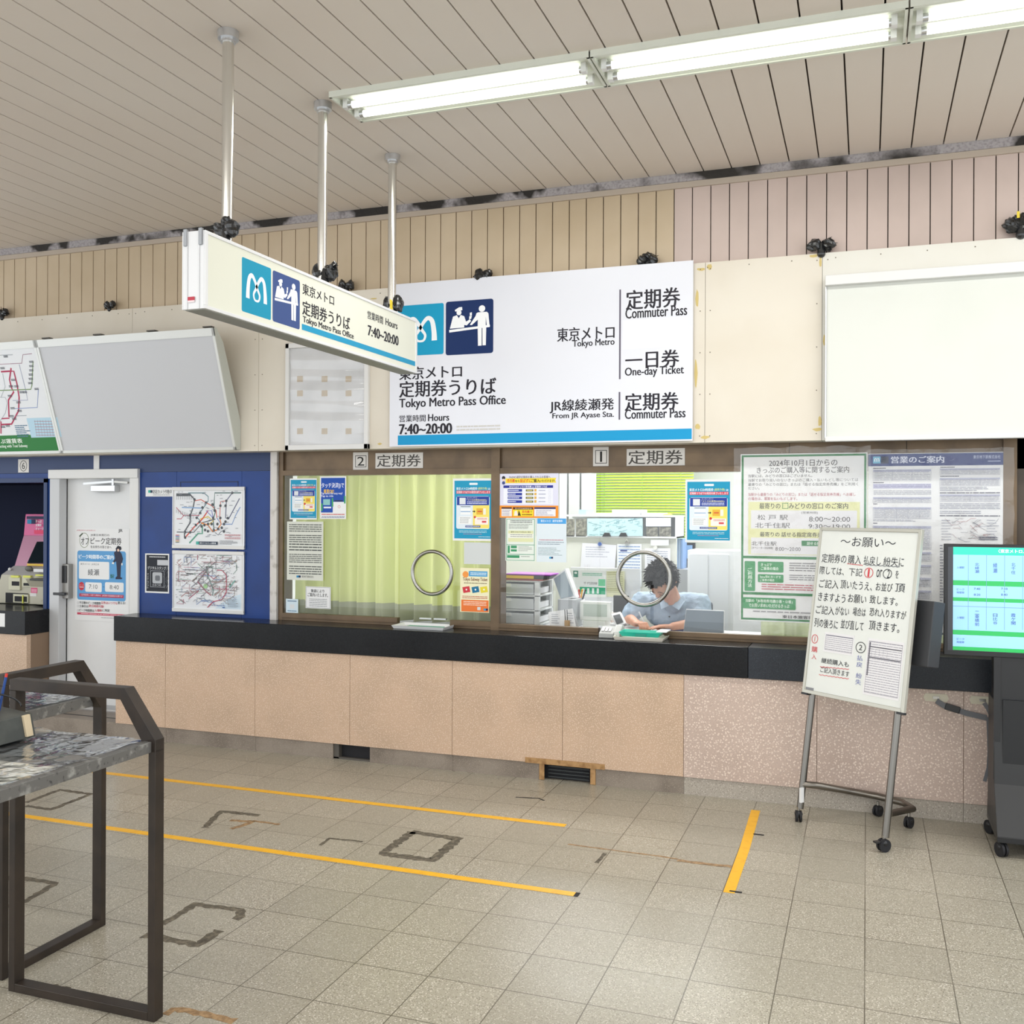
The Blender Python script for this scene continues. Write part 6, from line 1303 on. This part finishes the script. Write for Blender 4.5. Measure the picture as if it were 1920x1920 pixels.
# ---------------------------------------------------------------- the clerk
SK=mat('skin','#d9a58c',.5,noise_=(20,'#cf957c',.45,.8)); SH=mat('shirt_blue','#9fb2c4',.7,noise_=(7,'#8fa3b8',.4,.7),bump=(45,.35)); HR=mat('hair_black','#1a1b1e',.45,bump=(140,.8)); TR=mat('trousers_navy','#2a2f3c',.8)
def fuse(b,name,m,vox,par=None,smooth=6,disp=0,**kw):
    """joins overlapping limbs into one continuous skin"""
    me=bpy.data.meshes.new('tmp'); me.from_pydata([v for v in b.v],[],b.f); o=bpy.data.objects.new('tmp',me); COL.objects.link(o)
    r=o.modifiers.new('r','REMESH'); r.mode='VOXEL'; r.voxel_size=vox; r.adaptivity=0
    s=o.modifiers.new('s','SMOOTH'); s.factor=.5; s.iterations=smooth
    bpy.context.view_layer.update(); n=bpy.data.meshes.new_from_object(o.evaluated_get(bpy.context.evaluated_depsgraph_get()))
    vs=[v.co.copy() for v in n.vertices]; fs=[tuple(p.vertices) for p in n.polygons]
    if disp: vs=[v+Vector(p)*0 for v,p in zip(vs,vs)]; vs=[v+n.vertices[i].normal*disp*(noise.noise(v*16)+.6*noise.noise(v*38)) for i,v in enumerate(vs)]
    bpy.data.objects.remove(o); bpy.data.meshes.remove(me); bpy.data.meshes.remove(n)
    q=MB(); q.add(vs,fs,m,True); return q.obj(name,par,**kw)
def V(u,v,y): return P(u,v,y)
H=V(1241,1088,6.52)
neck=V(1262,1128,6.72); chest=V(1262,1160,6.84); Rs=V(1204,1130,6.78); Ls=V(1312,1132,6.80)
Re=V(1178,1158,6.70); Le=V(1316,1166,6.72); Rw=V(1193,1171,6.585); Lw=V(1262,1176,6.57)
Re.z=max(Re.z,.945); Le.z=max(Le.z,.945); Rw.z=.945; Lw.z=.935
pelv=Vector((chest.x+.01,7.08,.64)); belly=Vector((chest.x,6.97,.82)); chest.z=.98
fd_=Vector((-.30,-.58,-.76)).normalized(); sd_=fd_.cross(Vector((0,0,1))).normalized(); ud_=sd_.cross(fd_).normalized()
b=MB()
b.ball(H,.094,SK,(.95,1.0,1.05),12); b.ball(H-fd_*.02+ud_*.012,.092,SK,(.95,1,1),12)
b.cap(H+fd_*.03-ud_*.03,.066,H+fd_*.052-ud_*.085,.036,SK); b.cap(H+fd_*.05-ud_*.02,.05,H+fd_*.05-ud_*.06,.045,SK)
b.cap(H+fd_*.085+ud_*.0,.010,H+fd_*.108-ud_*.032,.013,SK); b.ball(H+fd_*.092-ud_*.066,.013,SK,(1.5,1,.6),8)
for s in (-1,1): b.ball(H+sd_*s*.094-ud_*.02-fd_*.01,.022,SK,(.5,1,1.3),8); b.ball(H+fd_*.07+sd_*s*.032-ud_*.025,.025,SK,n=8)
b.cap(H-ud_*.05-fd_*.02,.052,neck,.058,SK); b.cap(neck,.058,chest,.10,SK)
b.cap(chest,.115,belly,.125,SK); b.cap(belly,.125,pelv,.13,SK); b.cap(chest+Vector((-.07,0,.02)),.10,chest+Vector((.07,0,.02)),.10,SK)
for S_h,E,Wr in ((Rs,Re,Rw),(Ls,Le,Lw)):
    b.cap(chest+Vector((0,0,.05)),.08,S_h,.060,SK); b.cap(S_h,.055,E,.042,SK); b.cap(E,.040,Wr,.027,SK)
for s in (-1,1):
    hip=pelv+Vector((s*.09,0,0)); kn=hip+Vector((s*.05,-.36,.0)); an=Vector((kn.x,kn.y+.03,.11)); b.cap(hip,.085,kn,.055,SK); b.cap(kn,.052,an,.036,SK); b.cap(an-Vector((0,0,.05)),.035,an+Vector((0,-.15,-.07)),.028,SK)
def hand(wr,dirv,side,curl,thumb):
    """palm, four fingers of unequal length and a thumb from the side of the palm"""
    d=dirv.normalized(); n=Vector((0,0,1)); s=d.cross(n).normalized()*side; n=s.cross(d).normalized(); n=n if n.z>0 else -n
    pc=wr+d*.055
    for k in (-1.5,-.5,.5,1.5): b.cap(wr+d*.012+s*k*.010,.015,wr+d*.088+s*k*.0195,.0115,SK)
    for k,(L,off) in enumerate(((.068,-1.5),(.078,-.5),(.073,.5),(.056,1.5))):
        p=wr+d*.088+s*off*.0195; a=0; r=.0088; dd=(d+s*off*.07).normalized()
        for j,f in enumerate((.45,.31,.24)):
            a+=curl[j]; v=dd*math.cos(a)-n*math.sin(a); q=p+v*L*f; b.cap(p,r,q,r*.92,SK); p=q; r*=.93
    p=wr+d*.025-s*.026; q=p+(d*.6-s*.75-n*.1).normalized()*.036; r_=q+(d*.9+s*thumb-n*.35).normalized()*.032; t_=r_+(d*.9+s*(thumb+.2)-n*.3).normalized()*.024
    b.cap(wr+d*.02-s*.012,.014,p,.0135,SK); b.cap(p,.0135,q,.011,SK); b.cap(q,.011,r_,.0095,SK); b.cap(r_,.0095,t_,.008,SK)
    return wr+d*.10-s*.03-n*.02
tip=hand(Rw,Vector((.55,-.62,.04)),1,(.75,.85,.5),.55)
hand(Lw,Vector((-.93,-.30,-.02)),-1,(.14,.12,.1),.05)
root=thing('person','person in a light blue shirt bent over the desk, writing with a pen','person',Vector((pelv.x,pelv.y,0)))
fuse(b,'body',SK,.0048,root,4)
b=MB()
b.cap(chest,.135,belly,.145,SH); b.cap(belly,.145,pelv+Vector((0,0,.02)),.15,SH); b.cap(chest+Vector((-.08,0,.03)),.118,chest+Vector((.08,0,.03)),.118,SH); b.cap(chest+Vector((0,0,.05)),.105,neck-Vector((0,-.008,.004)),.074,SH)
for S_h,E in ((Rs,Re),(Ls,Le)):
    e=S_h.lerp(E,.80); b.cap(chest+Vector((0,0,.06)),.10,S_h,.078,SH); b.cap(S_h,.078,e,.064,SH)
sh=fuse(b,'shirt',SH,.008,root,5,.008)
b=MB()
for s in (-1,1):
    c0=neck+Vector((s*.010,-.088,-.02)); c1=neck+Vector((s*.070,-.01,.045)); c2=neck+Vector((s*.060,-.105,-.045)); b.prism([c0,c1,c1+Vector((s*.02,-.01,-.03)),c2],(0,-.006,0),SH)
b.obj('collar',sh)
b=MB()
for k in range(3): c=chest+Vector((0,-.148+.012*k,.05-.045*k)); b.cyl(c,c+Vector((0,-.004,0)),.006,M_black,8)
b.obj('button',sh)
b=MB()
for s in (-1,1):
    hip=pelv+Vector((s*.09,0,0)); kn=hip+Vector((s*.05,-.36,0)); an=Vector((kn.x,kn.y+.03,.10)); b.cap(hip,.10,kn,.068,TR); b.cap(kn,.066,an,.055,TR)
b.cap(pelv+Vector((0,0,-.01)),.145,pelv,.14,TR); fuse(b,'trousers',TR,.012,root,3)
# hair: cap over crown, sides and back of the head
t0=MB(); t0.ball(H-fd_*.014+ud_*.014,.112,HR,(.97,1.02,1.04),26); b=MB(); b.mi(HR)
keep=[]
for f in t0.f:
    c=sum((t0.v[i] for i in f),Vector())/len(f)-H; a=c.dot(fd_); u=c.dot(ud_); s=abs(c.dot(sd_))
    if a>.052 and u<.045: continue
    if u<-.055: continue
    if a>.0 and u<-.03 and s>.0: continue
    keep.append(f)
vs=[]
for v in t0.v:
    d=(v-H).normalized(); vs.append(v+d*(.006*noise.noise(v*60)+.005*noise.noise(v*150)))
b.add(vs,keep,HR,True); rn=random.Random(2)
for k in range(520):
    f=rn.choice(keep); c=sum((vs[i] for i in f),Vector())/len(f); n=(c-H).normalized(); fl=(fd_*rn.uniform(.2,1.1)-ud_*.2+sd_*rn.uniform(-.7,.7)+n*rn.uniform(.35,.9)).normalized(); s=n.cross(fl).normalized()
    L=rn.uniform(.018,.034); w=rn.uniform(.004,.008); b.add([c-s*w-n*.003,c+s*w-n*.003,c+n*.008+fl*.004,c+fl*L],[(0,1,3),(1,2,3),(2,0,3)],HR)
o=b.obj('hair',root); sm=o.modifiers.new('thick','SOLIDIFY'); sm.thickness=.010; sm.offset=-1
b=MB()
for s in (-1,1): b.ball(H+fd_*.086+sd_*s*.032-ud_*.016,.0095,mat('eye_lid','#3a2a26',.5),(1.5,.8,.5),8)
b.obj('eyes',root)
b=MB(); b.cap(H+fd_*.103-ud_*.066-sd_*.018,.0035,H+fd_*.103-ud_*.066+sd_*.018,.0035,mat('lips','#a8645a',.5)); b.obj('mouth',root)
g=MB(); 
for s in (-1,1): c=H+fd_*.098+sd_*s*.033-ud_*.016; g.tube([c+sd_*.024*math.cos(k*PI/8)+ud_*.017*math.sin(k*PI/8) for k in range(16)],.0014,M_black,6,closed=True); g.tube([c+sd_*s*.024,H+sd_*s*.098-fd_*.005-ud_*.005],.0014,M_black,6)
g.tube([H+fd_*.100+sd_*.009-ud_*.014,H+fd_*.100-sd_*.009-ud_*.014],.0014,M_black,6); g.obj('glasses',root)
b=MB(); d=Vector((-.35,.18,.62)).normalized(); tp=Vector((tip.x,tip.y,ZK+.006)); b.cyl(tp,tp+d*.012,.0008,M_steel,8,.004); b.cyl(tp+d*.012,tp+d*.14,.0045,mat('pen_white','#c9cdd2',.3),10); b.obj('writing_pen',label='slim light pen held in the writing hand of the clerk',cat='pen')
b=MB(); c=V(1248,1180,6.55); b.prism([Vector((c.x-.02,6.60,ZK+.002)),Vector((c.x+.13,6.60,ZK+.002)),Vector((c.x+.15,6.70,ZK+.002)),Vector((c.x+.0,6.72,ZK+.002))],(0,0,.004),mat('pad_navy','#33498a',.5)); b.obj('navy_booklet',label='navy booklet on the desk beside the resting hand of the clerk',cat='booklet')
slabobj('form_paper','white form lying under the hands of the clerk','paper',Rw.x+.0,Rw.x+.19,6.555,6.66,ZK+.0005,ZK+.0015,PAPER,0)
# chair behind the clerk
t=thing('office_chair','dark grey office chair whose back shows beside the clerk','chair',(pelv.x,7.15,0))
cg=mat('chair_grey','#5c636b',.6)
b=MB(); q=V(1322,1130,7.22); b.box(pelv.x-.20,q.x+.045,7.27,7.32,.72,q.z+.0,cg); b.obj('backrest',t,bevel=.02)
b=MB(); b.box(pelv.x-.24,pelv.x+.24,6.95,7.3,.44,.50,cg); b.obj('seat',t,bevel=.02)
b=MB(); b.cyl((pelv.x,7.13,.08),(pelv.x,7.13,.44),.03,M_black,12); b.obj('column',t)
b=MB(); b.box(pelv.x-.03,pelv.x+.03,7.3,7.33,.46,.80,M_black); b.obj('back_support',t)
for k in range(5):
    a=k*2*PI/5; b=MB(); e=Vector((pelv.x+.26*math.cos(a),7.13+.26*math.sin(a),.06)); b.tube([(pelv.x,7.13,.09),e],.018,M_black,8); b.cyl(e+Vector((-.012,0,-.03)),e+Vector((.012,0,-.03)),.03,M_black,10); b.obj('leg',t)
